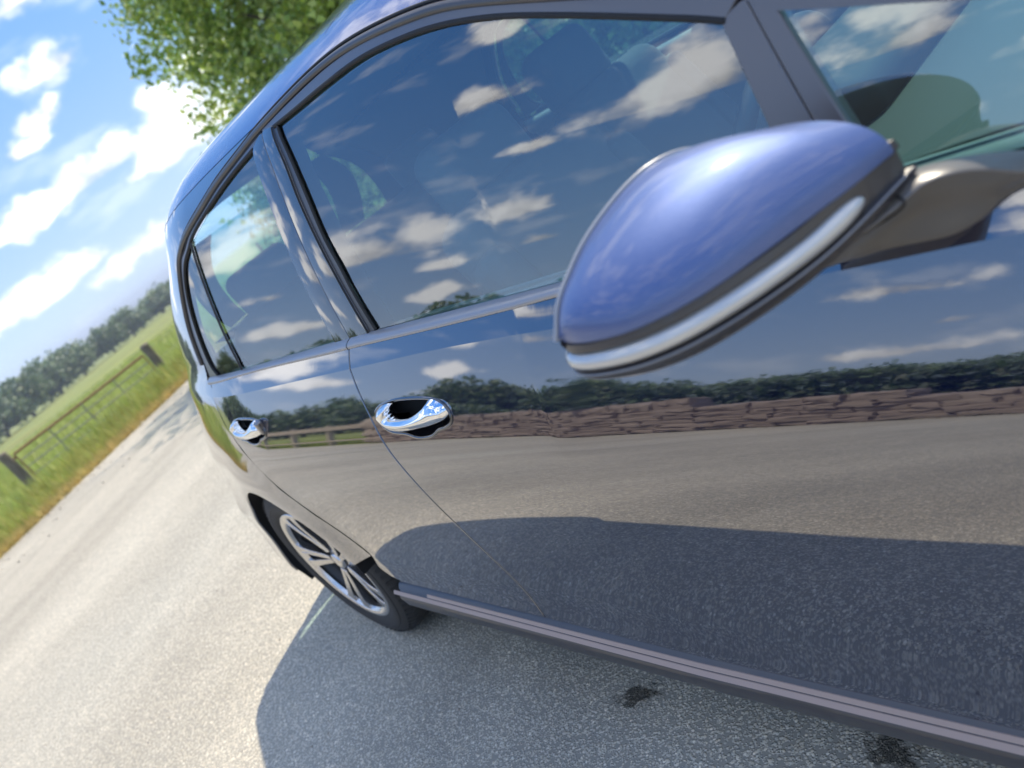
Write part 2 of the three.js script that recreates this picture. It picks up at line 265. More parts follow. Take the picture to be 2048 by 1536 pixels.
/* ------------------------------------------------------------------ car materials */
const flakeN = (() => { const R = rng(77); return dataTex(512, 512, () => { const a = R() * 6.283, r = 0.16 * Math.sqrt(R()); return [0.5 + r * Math.cos(a), 0.5 + r * Math.sin(a), 0.98]; }, false, 7); })();
const peel = dataTex(256, 256, (i, j) => { const u = i / 256 * Math.PI * 2, v = j / 256 * Math.PI * 2, q = 0.5 + 0.5 * fbm3(Math.cos(u) * 2.4 + Math.cos(v) * 1.7, Math.sin(u) * 2.4 + 5, Math.sin(v) * 2.4, 3); return [q, q, q]; }, false, 4);
const paint = phys(0.003, 0.006, 0.026, 0.03, { ior: 2.5, clearcoat: 1, clearcoatRoughness: 0.01, bumpMap: peel, bumpScale: 0.000012 });
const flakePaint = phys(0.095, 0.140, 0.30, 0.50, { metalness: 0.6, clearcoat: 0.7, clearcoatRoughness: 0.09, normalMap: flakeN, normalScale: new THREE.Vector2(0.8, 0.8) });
const roofPaint = phys(0.018, 0.045, 0.20, 0.14, { metalness: 0.35, ior: 2.0, clearcoat: 1, clearcoatRoughness: 0.02, normalMap: flakeN, normalScale: new THREE.Vector2(0.5, 0.5) });
const gloss = phys(0.012, 0.012, 0.016, 0.05, { ior: 1.75, clearcoat: 1, clearcoatRoughness: 0.02 });
const satin = phys(0.035, 0.033, 0.036, 0.34, { ior: 1.7 });
const frameM = phys(0.085, 0.08, 0.085, 0.3, { ior: 1.9 });
const grey = phys(0.12, 0.110, 0.098, 0.36, { ior: 1.7 });
const rubber = std(0.012, 0.012, 0.012, 0.7);
const chrome = new THREE.MeshStandardMaterial({ color: new THREE.Color().setRGB(0.86, 0.87, 0.88), metalness: 1, roughness: 0.04 });
const glass = phys(0.62, 0.90, 0.90, 0, { transmission: 1, thickness: 0, ior: 2.6 });
const darkIn = std(0.035, 0.036, 0.038, 0.8), fabric = std(0.13, 0.13, 0.137, 0.95), black = std(0.006, 0.006, 0.006, 0.9);

const car = thing('parked_car', 'dark blue metallic hatchback with chrome door handles parked on the asphalt', 'car');
const both = (g) => [g, mirrored(g)];
function pair(name, geos, mat, parent = car) { const L = [].concat(geos); const a = obj(name, L, mat, parent); obj(name, L.map(mirrored), mat, parent); return a; }

/* front and rear doors, each cut along the traced shut lines */
const gapB = curve([[1.097, 0.352], [1.087, 0.453], [1.067, 0.546], [1.046, 0.639], [1.018, 0.727], [0.985, 0.807], [0.969, 0.878], [0.962, 0.917], [0.960, 0.9575]]);
const GAP = 0.0038;
function doorPatch(xl, xr, yb, nu, nv, hole) {   // xl(v)/xr(v) give curve points from the bottom to the crease
  const bl = xl(0), br = xr(0), tl = xl(1), tr = xr(1);
  const bottom = (u) => V2(lerp(bl.x, br.x, u), yb(lerp(bl.x, br.x, u), u)), top = (u) => { const x = lerp(tl.x, tr.x, u); return V2(x, crease(x)); };
  const g1 = coons(Slow, bottom, top, xl, xr, nu, nv), h1 = hem(g1, nu, nv);
  const b2 = (u) => { const x = lerp(tl.x, tr.x, u); return V2(x, crease(x) + 0.00005); }, t2 = (u) => { const x = lerp(tl.x + 0.010, tr.x + 0.010, u); return V2(x, belt(x)); };
  const g2 = coons(Sup, b2, t2, (v) => V2(lerp(tl.x, tl.x + 0.010, v), lerp(crease(tl.x), belt(tl.x + 0.01), v)), (v) => V2(lerp(tr.x, tr.x + 0.010, v), lerp(crease(tr.x), belt(tr.x + 0.01), v)), nu, 10), h2 = hem(g2, nu, 10);
  if (hole) cutHole(g1, hole);
  return [g1, h1, g2, h2];
}
const fdL = (v) => { const p = gapB(v); return V2(p.x + GAP, v === 1 ? crease(p.x) : p.y); };
const fdR = (v) => V2(lerp(2.34, 2.43, v ** 0.7), lerp(0.325, crease(2.43), v));
const sillTop = (x) => 0.3585 - 0.0185 * (x - 0.66) / 0.94 * (x < 1.6 ? 1 : 1);
function handleOutline(cx, cy, k = 1) { return [[-0.130, 0.016], [-0.112, 0.026], [-0.056, 0.0345], [0.027, 0.034], [0.088, 0.028], [0.114, 0.019], [0.126, 0.0], [0.121, -0.012], [0.097, -0.021], [0.073, -0.024], [0.043, -0.034], [-0.007, -0.036], [-0.042, -0.028], [-0.10, -0.020], [-0.127, -0.004]].map((p) => V2(cx + p[0] * k, cy + p[1] * k)); }
const smoothLoop = (P, n) => { const c = new THREE.CatmullRomCurve3(P.map((p) => V(p.x, p.y, 0)), true, 'centripetal'); return Array.from({ length: n }, (_, i) => { const q = c.getPointAt(i / n); return V2(q.x, q.y); }); };
const FH = [1.131, 0.853], RH = [0.268, 0.862];
const fHole = smoothLoop(handleOutline(...FH), 90), rHole = smoothLoop(handleOutline(...RH, 0.96), 90);
const frontSkin = doorPatch(fdL, fdR, (x) => sillTop(Math.min(x, 2.0)) + 0.003, 170, 96, fHole);
const frontDoor = obj('front_door', frontSkin, paint, car);
const farFront = obj('front_door', both(mergeGeometries(doorPatch(fdL, fdR, (x) => sillTop(Math.min(x, 2.0)) + 0.003, 40, 30).map((g) => g.toNonIndexed()))).slice(1), paint, car);

// rear door: left border follows the wheel arch
const rdEdge = curve([[0.520, 0.366], [0.472, 0.384], [0.448, 0.410], [0.462, 0.455], [0.432, 0.515], [0.352, 0.604], [0.262, 0.693], [0.135, 0.812], [0.060, 0.887], [0.040, 0.9575]]);
const rdL = (v) => { const p = rdEdge(v); return V2(p.x + GAP, v === 1 ? crease(p.x) : p.y); };
const rdR = (v) => { const p = gapB(v); return V2(p.x - GAP, v === 1 ? crease(p.x) : p.y); };
const rearSkin = doorPatch(rdL, rdR, (x, u) => lerp(0.366, 0.355, u), 170, 96, rHole);
const rearDoor = obj('rear_door', rearSkin, paint, car);
obj('rear_door', both(mergeGeometries(doorPatch(rdL, rdR, (x, u) => lerp(0.366, 0.355, u), 40, 30).map((g) => g.toNonIndexed()))).slice(1), paint, car);

/* quarter panel with wheel arch and rear pillar */
const trimOut = [[-0.02, 0.992], [0.0, 1.045], [0.014, 1.10], [0.036, 1.15], [0.080, 1.206], [0.135, 1.262], [0.190, 1.304], [0.254, 1.327], [0.348, 1.349], [0.488, 1.371], [0.605, 1.388], [0.771, 1.403], [0.872, 1.411], [1.094, 1.4165], [1.215, 1.413], [1.323, 1.4025], [1.478, 1.377], [1.57, 1.355], [1.751, 1.291], [1.95, 1.214], [2.15, 1.135], [2.35, 1.055], [2.50, 0.99]];
const cant = table([[-0.66, 1.318], [-0.5, 1.345], [-0.3, 1.372], [0, 1.398], [0.3, 1.413], [0.55, 1.4185], [0.8, 1.4195], [1.094, 1.4175], [1.215, 1.414], [1.323, 1.4035], [1.478, 1.378], [1.57, 1.356], [1.751, 1.292], [1.95, 1.215], [2.15, 1.136], [2.35, 1.056], [2.50, 0.991]]);
{
  const outer = [[0.464, 0.452], [0.432, 0.511], [0.350, 0.601], [0.258, 0.692], [0.131, 0.812], [0.056, 0.887], [0.037, 0.953], [0.022, 0.990], [-0.2, 0.99], [-0.45, 0.985], [-0.70, 0.97], [-0.78, 0.75], [-0.77, 0.5], [-0.64, 0.34], [-0.45, 0.26]].map((p) => [Math.atan2(p[1] - WY, p[0] - WX), Math.hypot(p[0] - WX, p[1] - WY) - (p[0] > 0.02 ? GAP : 0)]);
  const rOut = (t) => { let i = 0; while (i < outer.length - 2 && t > outer[i + 1][0]) i++; const a = outer[i], b = outer[i + 1]; return lerp(a[1], b[1], clamp((t - a[0]) / (b[0] - a[0]), 0, 1)); };
  const A0 = outer[0][0], A1 = Math.PI * 2 + outer[outer.length - 1][0]; const A = outer.map((p) => (p[0] < 0 ? p[0] + Math.PI * 2 : p[0])); outer.forEach((p, i) => { p[0] = A[i]; });
  const NU = 150, NV = 34, f = (u, v) => { const t = lerp(A0, A1, u), r0 = 0.349, r = lerp(r0, Math.max(rOut(t), r0 + 0.02), v), x = WX + r * Math.cos(t), y = WY + r * Math.sin(t), n = snorm(Sc, x, y); return { p: V(x, y, Sc(x, y)), n, uv: [x, y] }; };
  const g = grid(NU, NV, f, true);
  // folded lip of the arch
  const lip = grid(NU, 5, (u, v) => { const t = lerp(A0, A1, u), a = v * Math.PI / 2, r = 0.349 - 0.005 * Math.sin(a), x = WX + 0.349 * Math.cos(t), y = WY + 0.349 * Math.sin(t); return { p: V(WX + r * Math.cos(t), WY + r * Math.sin(t), Sc(x, y) - 0.006 * (1 - Math.cos(a))) }; });
  // pillar behind the side glass, from the belt to the roof edge
  const tr = curve(trimOut.slice(0, 13));
  const pil = coons(Sc, (u) => V2(lerp(-0.70, 0.022 - 0.04, u), lerp(0.97, 0.990, u)), (u) => { const x = lerp(-0.62, 0.872, u); return V2(x, cant(x) + 0.005); }, (v) => V2(lerp(-0.70, -0.62, v), lerp(0.97, cant(-0.62) + 0.005, v)), (v) => { const p = tr(v); return V2(p.x - 0.002, v === 1 ? cant(0.872) + 0.005 : p.y); }, 90, 50);
  pair('rear_wing', [g, lip, pil], paint);
  const liner = grid(60, 2, (u, v) => { const t = lerp(0.16, Math.PI + 0.3, u); return { p: v < 0.1 ? V(WX + 0.3445 * Math.cos(t), WY + 0.3445 * Math.sin(t), Sc(WX + 0.349 * Math.cos(t), Math.max(0.2, WY + 0.349 * Math.sin(t))) - 0.0055) : V(WX + 0.36 * Math.cos(t), WY + 0.36 * Math.sin(t), lerp(0.865, 0.55, v)) }; });
  const disc = new THREE.CircleGeometry(0.36, 40); disc.translate(WX, WY, 0.56);
  pair('arch_liner', [liner, disc], black);
}

/* roof */
const roofSec = (x, s) => cant(x) + 0.080 * (1 - Math.abs(s) ** 7.4) * sstep(2.3, 1.75, x);
{
  const zc = (x) => Sc(x, cant(x)) + 0.0012;
  const g = grid(120, 96, (u, v) => { const x = lerp(-0.62, 1.70, u), a = (v * 2 - 1), s = Math.sign(a) * Math.abs(a) ** 0.45; return { p: V(x, roofSec(x, s), zc(x) * s), uv: [x, s] }; }, true);
  obj('roof', g, roofPaint, car);
  // trim in the channel between roof and door frames
  const P = trimOut.slice(1).map((p) => { const y = p[1] - 0.004; return V(p[0] + 0.0, y, Sg(p[0], y) + 0.004); });
  const side = (k) => tube(P.map((p) => V(p.x, p.y, k * p.z)), 0.0075, 160, 8);
  obj('roof_trim', side(1), satin, car); obj('roof_trim', side(-1), satin, car);
  const lineP = trimOut.slice(2).map((p) => V(p[0] + 0.002, p[1] + 0.0055, Sg(p[0], p[1] + 0.005) + 0.004));
  pair('roof_seal', tube(lineP, 0.003, 160, 6), rubber);
  // windscreen, header, A pillars
  const apil = (t) => { const x = lerp(1.62, 2.50, t), y = cant(x) ; return V(x, y, Sg(x, y) - 0.06); };
  const ws = grid(24, 24, (u, v) => { const a = apil(v), s = u * 2 - 1; return { p: V(a.x + 0.12 * (1 - s * s) , a.y + 0.045 * (1 - s ** 4), a.z * s) }; }, true);
  obj('windscreen', ws, glass, car);
  const pilG = grid(24, 6, (u, v) => { const x = lerp(1.45, 2.52, u), y = cant(x), z = Sg(x, y); return { p: V(x, y + 0.02 * Math.sin(v * Math.PI * 0.5), lerp(z, z - 0.075, v)) }; });
  pair('windscreen_pillar', pilG, paint);
  const bon = grid(40, 24, (u, v) => { const s = u * 2 - 1, x0 = lerp(2.45, 3.22, v), ye = lerp(0.985, 0.80, v ** 1.5), z = Sbody(x0, ye) - 0.003; return { p: V(x0 + (0.10 + 0.17 * v) * (1 - Math.abs(s) ** 2.6), ye + 0.035 * (1 - s ** 4), z * s) }; });
  obj('bonnet', bon, paint, car);
}
// front wing, bumpers, tailgate, rear glass: close the body beyond what is in view
{
  const fo = [[2.346, 0.33], [2.352, 0.45], [2.385, 0.72], [2.42, 0.86], [2.437, 0.93], [2.455, 0.985], [2.75, 0.945], [3.0, 0.885], [3.22, 0.80], [3.215, 0.62], [3.21, 0.42], [3.12, 0.29]].map((p) => [Math.atan2(p[1] - WY, p[0] - 2.64), Math.hypot(p[0] - 2.64, p[1] - WY)]);
  const fOut = (t) => { let i = 0; while (i < fo.length - 2 && t < fo[i + 1][0]) i++; const a = fo[i], b = fo[i + 1]; return lerp(a[1], b[1], clamp((t - a[0]) / (b[0] - a[0]), 0, 1)); };
  const fw = grid(110, 20, (u, v) => { const t = lerp(fo[0][0], fo[11][0], u), r = lerp(0.349, Math.max(0.365, fOut(t)), v), x = 2.64 + r * Math.cos(t), y = WY + r * Math.sin(t); return { p: V(x, y, Sbody(x, y)), n: snorm(Sbody, x, y), uv: [x, y] }; });
  pair('front_wing', fw, paint);
  const fl = grid(50, 2, (u, v) => { const t = lerp(-0.3, Math.PI + 0.3, u); return { p: V(2.64 + 0.36 * Math.cos(t), WY + 0.36 * Math.sin(t), lerp(0.86, 0.5, v)) }; }), fd = new THREE.CircleGeometry(0.36, 40); fd.translate(2.64, WY, 0.52);
  pair('arch_liner', [fl, fd], black);
  const fb = grid(48, 16, (u, v) => { const s = u * 2 - 1, y = lerp(0.30, 0.795, v), z = (Sbody(3.2, y) - 0.004) * s; return { p: V(3.2 + 0.27 * (1 - Math.abs(s) ** 2.6) * (1 - 0.35 * (v - 0.35) ** 2), y, z) }; });
  obj('front_bumper', fb, paint, car);
  const gr = grid(30, 4, (u, v) => { const s = (u * 2 - 1) * 0.7, y = lerp(0.62, 0.72, v), z = Sbody(3.2, y) * s; return { p: V(3.205 + 0.27 * (1 - Math.abs(s) ** 2.6), y, z) }; }); obj('grille', gr, gloss, car);
  const hlp = grid(12, 6, (u, v) => { const s = lerp(0.72, 0.99, u), y = lerp(0.63, 0.77, v), z = Sbody(3.2, y) * s; return { p: V(3.206 + 0.27 * (1 - Math.abs(s) ** 2.6), y, z) }; }); pair('headlight', hlp, phys(0.10, 0.105, 0.115, 0.05, { clearcoat: 1, ior: 2.0 }));
  const rb = (y0, y1, b, nv, S) => grid(40, nv, (u, v) => { const y = lerp(y0, y1, v), s = u * 2 - 1, x0 = y < 1 ? -0.74 : lerp(-0.70, -0.62, (y - 1) / 0.32), z = S(x0, y); return { p: V(x0 - b(v) * (1 - Math.abs(s) ** 3.5), y, z * s) }; }, true);
  obj('rear_bumper', rb(0.24, 0.56, (v) => 0.10 + 0.05 * Math.sin(v * 3), 10, Sbody), paint, car);
  obj('tailgate', rb(0.565, 1.0, () => 0.09, 14, Sc), paint, car);
  const rs2 = (a, b) => grid(24, 10, (u, v) => { const y = lerp(1.003, 1.318, v), s = lerp(a, b, u), x0 = lerp(-0.742, -0.62, (y - 1) / 0.32); return { p: V(x0 - lerp(0.09, 0.03, v) * (1 - Math.abs(s) ** 3.5), y, Sc(x0, y) * s) }; }, true);
  obj('rear_screen', rs2(-0.72, 0.72), glass, car); pair('tailgate_frame', rs2(0.72, 1), paint);
  const tl = grid(10, 8, (u, v) => { const y = lerp(0.78, 0.92, v), q = lerp(0.66, 0.93, u), z = Sc(-0.74, y); return { p: V(-0.742 - 0.098 * (1 - q ** 3.5), y, z * q) }; }, true);
  pair('tail_light', tl, phys(0.35, 0.01, 0.012, 0.1, { clearcoat: 1 }));
  // dark inner shell behind the shut lines, with floor
  const sh = coons((x, y) => Slow(x, y) - 0.03, (u) => V2(lerp(0.50, 2.36, u), 0.24), (u) => V2(lerp(0.0, 2.45, u), 0.985), (v) => { const p = rdEdge(clamp(v, 0, 1)); return V2(lerp(p.x, 0.5, v < 0.02 ? 1 : 0) + 0.01, lerp(0.24, 0.985, v)); }, (v) => V2(lerp(2.33, 2.45, v), lerp(0.24, 0.985, v)), 40, 30);
  const sh2 = coons((x, y) => Sg(x, y) - 0.022, (u) => V2(lerp(0.86, 1.06, u), 0.98), (u) => V2(lerp(0.80, 0.99, u), 1.40), (v) => V2(lerp(0.905, 0.85, v), lerp(0.98, 1.40, v)), (v) => V2(lerp(1.06, 0.955, v), lerp(0.98, 1.40, v)), 8, 12);
  const floor = new THREE.BoxGeometry(3.6, 0.05, 1.5); floor.translate(1.2, 0.2, 0);
  pair('body_shell', [sh, sh2], black); obj('car_floor', floor, black, car);
}

/* sill */
{
  const yb = (x) => sillTop(Math.min(x, 2.0)) - 0.3555;
  const loft = (p, x0, x1) => toCreasedNormals(grid(70, p.length - 1, (u, v) => { const x = lerp(x0, x1, u), q = p[Math.round(v * (p.length - 1))]; return { p: V(x, q[0] + yb(x), Slow(Math.max(x, 0.7), 0.33) + q[1]) }; }, true).toNonIndexed(), 0.6);
  pair('sill', loft([[0.357, -0.03], [0.3545, -0.003], [0.3525, 0.000], [0.3420, 0.0085], [0.3395, 0.0070], [0.3380, 0.0070], [0.3370, 0.0100], [0.3260, 0.0190], [0.3225, 0.0205], [0.318, 0.0205], [0.290, 0.0155], [0.268, 0.004], [0.215, -0.045], [0.20, -0.12]], 0.50, 2.34), satin);
  const sm = phys(0.34, 0.255, 0.215, 0.45, { ior: 1.6 });
  pair('sill_strip', loft([[0.3462, 0.0050], [0.3464, 0.0066], [0.3398, 0.0112], [0.3390, 0.0085]], 0.64, 2.34), sm);
  pair('sill_strip', loft([[0.3362, 0.0105], [0.3364, 0.0119], [0.3290, 0.0180], [0.3280, 0.0160]], 0.47, 2.34), sm);
}

/* belt mouldings, window frames, pillar covers, glass */
const wTopF = curve([[0.957, 1.391], [1.058, 1.388], [1.186, 1.385], [1.319, 1.378], [1.45, 1.359], [1.538, 1.340], [1.64, 1.309], [1.745, 1.268], [1.917, 1.193], [1.948, 1.178]]);
const frameOutF = curve([[0.893, 1.399], [1.025, 1.402], [1.214, 1.400], [1.368, 1.386], [1.453, 1.371], [1.542, 1.351], [1.646, 1.321], [1.751, 1.281], [1.86, 1.237], [1.967, 1.192]]);
const gapG = curve([[0.966, 1.002], [0.949, 1.095], [0.935, 1.199], [0.925, 1.293], [0.917, 1.341], [0.893, 1.399]]);
const rubL = curve([[1.046, 1.002], [1.001, 1.19], [0.986, 1.264], [0.976, 1.325], [0.946, 1.392]]);
const rubR = curve([[1.075, 1.003], [1.053, 1.081], [1.045, 1.126], [1.030, 1.178], [1.018, 1.264], [1.002, 1.326], [0.972, 1.388]]);
const stripL = curve([[0.900, 1.002], [0.890, 1.05], [0.872, 1.14], [0.862, 1.221], [0.855, 1.303], [0.839, 1.385]]);
const bend = (h) => (u, v) => ({ h: h * (1 - (2 * u - 1) ** 2), du: 0, dv: 0 });
const beltU = (x) => (x < 1 ? 1.0035 : 1.0035 - 0.017 * (x - 1));
{
  // gloss black pillar covers, gently bowed across so that the sky streaks down them
  const pc = (L, R2, name, bw) => { const l = (v) => { const p = L(v); return V2(p.x, p.y); }, r = (v) => { const p = R2(v); return V2(p.x, p.y); };
    const W = 0.07, g = coons(Sg, (u) => l(0).lerp(r(0), u), (u) => l(1).lerp(r(1), u), l, r, 16, 40, 0.003, (u) => ({ h: bw * (1 - (2 * u - 1) ** 2), du: -bw * 4 * (2 * u - 1) / W * -1 * -1, dv: 0 }));
    pair(name, [g, hem(g, 16, 40, 0.02)], gloss); };
  pc((v) => { const p = gapG(v); return { x: p.x + 0.002, y: p.y }; }, rubL, 'pillar_cover', 0.0008);
  pc(stripL, (v) => { const p = gapG(v); return { x: p.x - 0.002, y: p.y }; }, 'pillar_cover', 0.0008);
  // black window seals
  const seal = (C, n, r, off) => { const P = Array.from({ length: n }, (_, i) => { const p = C(i / (n - 1)); return V(p.x, p.y, Sg(p.x, p.y) + off); }); return [tube(P, r, n * 2, 6)]; };
  const rs = coons(Sg, (u) => V2(lerp(1.046, 1.075, u), 1.003), (u) => V2(lerp(0.946, 0.972, u), lerp(1.392, 1.388, u)), (v) => { const p = rubL(v); return V2(p.x, p.y); }, (v) => { const p = rubR(v); return V2(p.x, p.y); }, 4, 40, 0.001);
  pair('window_channel', rs, satin);
  pair('window_seal', seal(rubR, 30, 0.0035, 0.001), rubber); pair('window_seal', seal(rubL, 30, 0.0025, 0.003), rubber); pair('window_seal', seal(wTopF, 50, 0.0042, 0.002), rubber);
  // front door frame above the glass
  const ff = coons(Sg, (u) => { const p = wTopF(u); return V2(p.x, p.y + 0.002); }, (u) => { const p = frameOutF(u); return V2(p.x, p.y); }, (v) => V2(lerp(0.957, 0.893, v), lerp(1.393, 1.399, v)), (v) => V2(lerp(1.948, 1.967, v), lerp(1.180, 1.192, v)), 80, 8, 0.004);
  pair('window_frame', [ff, hem(ff, 80, 8, 0.02)], frameM);
  const wq = (u) => V2(lerp(1.99, 2.42, u), lerp(1.168, 1.005, u)), wqo = (u) => V2(lerp(1.967, 2.50, u), lerp(1.192, 0.99, u));
  const fq = coons(Sg, wq, wqo, (v) => V2(lerp(1.99, 1.967, v), lerp(1.168, 1.192, v)), (v) => V2(lerp(2.42, 2.50, v), lerp(1.005, 0.99, v)), 40, 6, 0.004);
  pair('window_frame', fq, frameM);
  // front quarter light pillar: two covers with a dark joint between
  const qp = (a, b, c, d) => { const g = coons(Sg, (u) => V2(lerp(a[0], b[0], u), lerp(a[1], b[1], u)), (u) => V2(lerp(c[0], d[0], u), lerp(c[1], d[1], u)), (v) => V2(lerp(a[0], c[0], v), lerp(a[1], c[1], v)), (v) => V2(lerp(b[0], d[0], v), lerp(b[1], d[1], v)), 6, 20, 0.004); return [g, hem(g, 6, 20, 0.02)]; };
  pair('quarter_pillar', qp([1.974, 0.99], [2.018, 0.99], [1.945, 1.178], [1.972, 1.185]), frameM);
  pair('quarter_pillar', qp([2.024, 0.99], [2.048, 0.99], [1.978, 1.182], [1.998, 1.168]), frameM);
  const qs = qp([2.016, 0.985], [2.026, 0.985], [1.970, 1.19], [1.980, 1.19]).slice(0, 1); qs[0].translate(0, 0, -0.006); pair('pillar_seal', qs[0], rubber);
  // rear door frame
  const rTop = [[0.839, 1.386], [0.684, 1.3745], [0.514, 1.354], [0.359, 1.328], [0.312, 1.312], [0.230, 1.286], [0.177, 1.25], [0.135, 1.201], [0.102, 1.135], [0.084, 1.069], [0.086, 1.028], [0.112, 1.003]];
  const rOutP = trimOut.slice(0, 14).reverse().map((p, i) => [p[0] + (p[0] < 0.3 ? 0.024 : 0.004) * 1, p[1] - (p[0] > 0.2 ? 0.012 : 0.006)]); rOutP[0] = [0.893, 1.399];
  const a = curve(rTop), b = curve(rOutP);
  const rf = coons(Sg, (u) => { const p = a(u); return V2(p.x, p.y); }, (u) => { const p = b(u); return V2(p.x, p.y); }, (v) => V2(lerp(0.839, 0.893, v), lerp(1.386, 1.399, v)), (v) => { const p = a(1), q = b(1); return V2(lerp(p.x, q.x, v), lerp(p.y, q.y, v)); }, 90, 6, 0.003);
  const flip = rf.clone(); { const ix = flip.index.array; for (let i = 0; i < ix.length; i += 3) { const t = ix[i]; ix[i] = ix[i + 1]; ix[i + 1] = t; } }
  pair('window_frame', flip, frameM);
  pair('window_seal', seal(a, 60, 0.0042, 0.001), rubber); pair('window_seal', seal(b, 60, 0.003, 0.002), rubber);
  const dv = curve([[0.337, 1.322], [0.332, 1.244], [0.329, 1.176], [0.327, 1.098], [0.334, 1.003]]);
  const db = grid(4, 40, (u, v) => { const p = dv(v), x = p.x + (u - 0.5) * 0.016, n = snorm(Sg, x, p.y); return { p: V(x, p.y, Sg(x, p.y)).addScaledVector(n, 0.001 + 0.003 * (1 - (2 * u - 1) ** 2)) }; }, true);
  pair('window_divider', db, rubber);
  // glass
  const fgB = (u) => V2(lerp(1.07, 1.985, u), beltU(lerp(1.07, 1.985, u)) - 0.006);
  const fg = coons(Sg, fgB, (u) => { const p = wTopF(u); return V2(p.x, p.y); }, (v) => { const p = rubR(v); return V2(p.x, lerp(fgB(0).y, 1.388, v)); }, (v) => V2(lerp(1.985, 1.948, v), lerp(fgB(1).y, 1.178, v)), 60, 40, -0.002);
  obj('front_window', fg, glass, car); obj('front_window', mirrored(fg), glass, car);
  const qg = coons(Sg, (u) => V2(lerp(2.04, 2.42, u), 0.985), wq, (v) => V2(lerp(2.04, 1.99, v), lerp(0.985, 1.168, v)), (v) => V2(2.42, lerp(0.985, 1.005, v)), 24, 16, -0.002);
  obj('quarter_light', qg, glass, car); obj('quarter_light', mirrored(qg), glass, car);
  const dT = curve(rTop.slice(0, 4)), dvU = (v) => { const p = dv(1 - v); return V2(p.x, p.y); };
  const rg = coons(Sg, (u) => V2(lerp(0.334, 0.90, u), 1.0), (u) => { const p = dT(1 - u); return V2(lerp(0.337, p.x, u < 0.01 ? 0 : 1), p.y); }, dvU, (v) => { const p = stripL(v); return V2(p.x, p.y); }, 40, 40, -0.002);
  obj('rear_window', rg, glass, car); obj('rear_window', mirrored(rg), glass, car);
  const qL = curve([[0.112, 1.0], [0.086, 1.028], [0.084, 1.069], [0.102, 1.135], [0.135, 1.201], [0.177, 1.25], [0.230, 1.286], [0.312, 1.312]]);
  const qr = coons(Sg, (u) => V2(lerp(0.112, 0.334, u), 1.0), (u) => V2(lerp(0.312, 0.337, u), lerp(1.312, 1.322, u)), (v) => { const p = qL(v); return V2(p.x, p.y); }, dvU, 12, 30, -0.002);
  obj('quarter_window', qr, glass, car); obj('quarter_window', mirrored(qr), glass, car);
  // belt mouldings
  const bm = (x0, x1) => { const g = grid(60, 10, (u, v) => { const x = lerp(x0, x1, u) + 0.0 , y = lerp(belt(x) + 0.0005, beltU(x), v), zz = lerp(Sup(x, belt(x)) + 0.001, Sg(x, beltU(x)) + 0.001, v), k = 1 - (2 * v - 1) ** 2; return { p: V(x, y + 0.002 * k, zz + 0.0065 * k) }; }); return [g, ...[x0, x1].map(() => null).filter(Boolean)]; };
  const mould = phys(0.27, 0.265, 0.27, 0.28, { ior: 1.9 });
  pair('belt_moulding', bm(0.972, 2.03), mould); pair('belt_moulding', bm(0.02, 0.968), mould);
  const gapLine = (x0, x1) => tube(Array.from({ length: 30 }, (_, i) => { const x = lerp(x0, x1, i / 29); return V(x, belt(x) + 0.0012, Sup(x, belt(x)) - 0.001); }), 0.0022, 60, 6);
  obj('belt_seal', [gapLine(0.02, 2.03)], rubber, car);
}

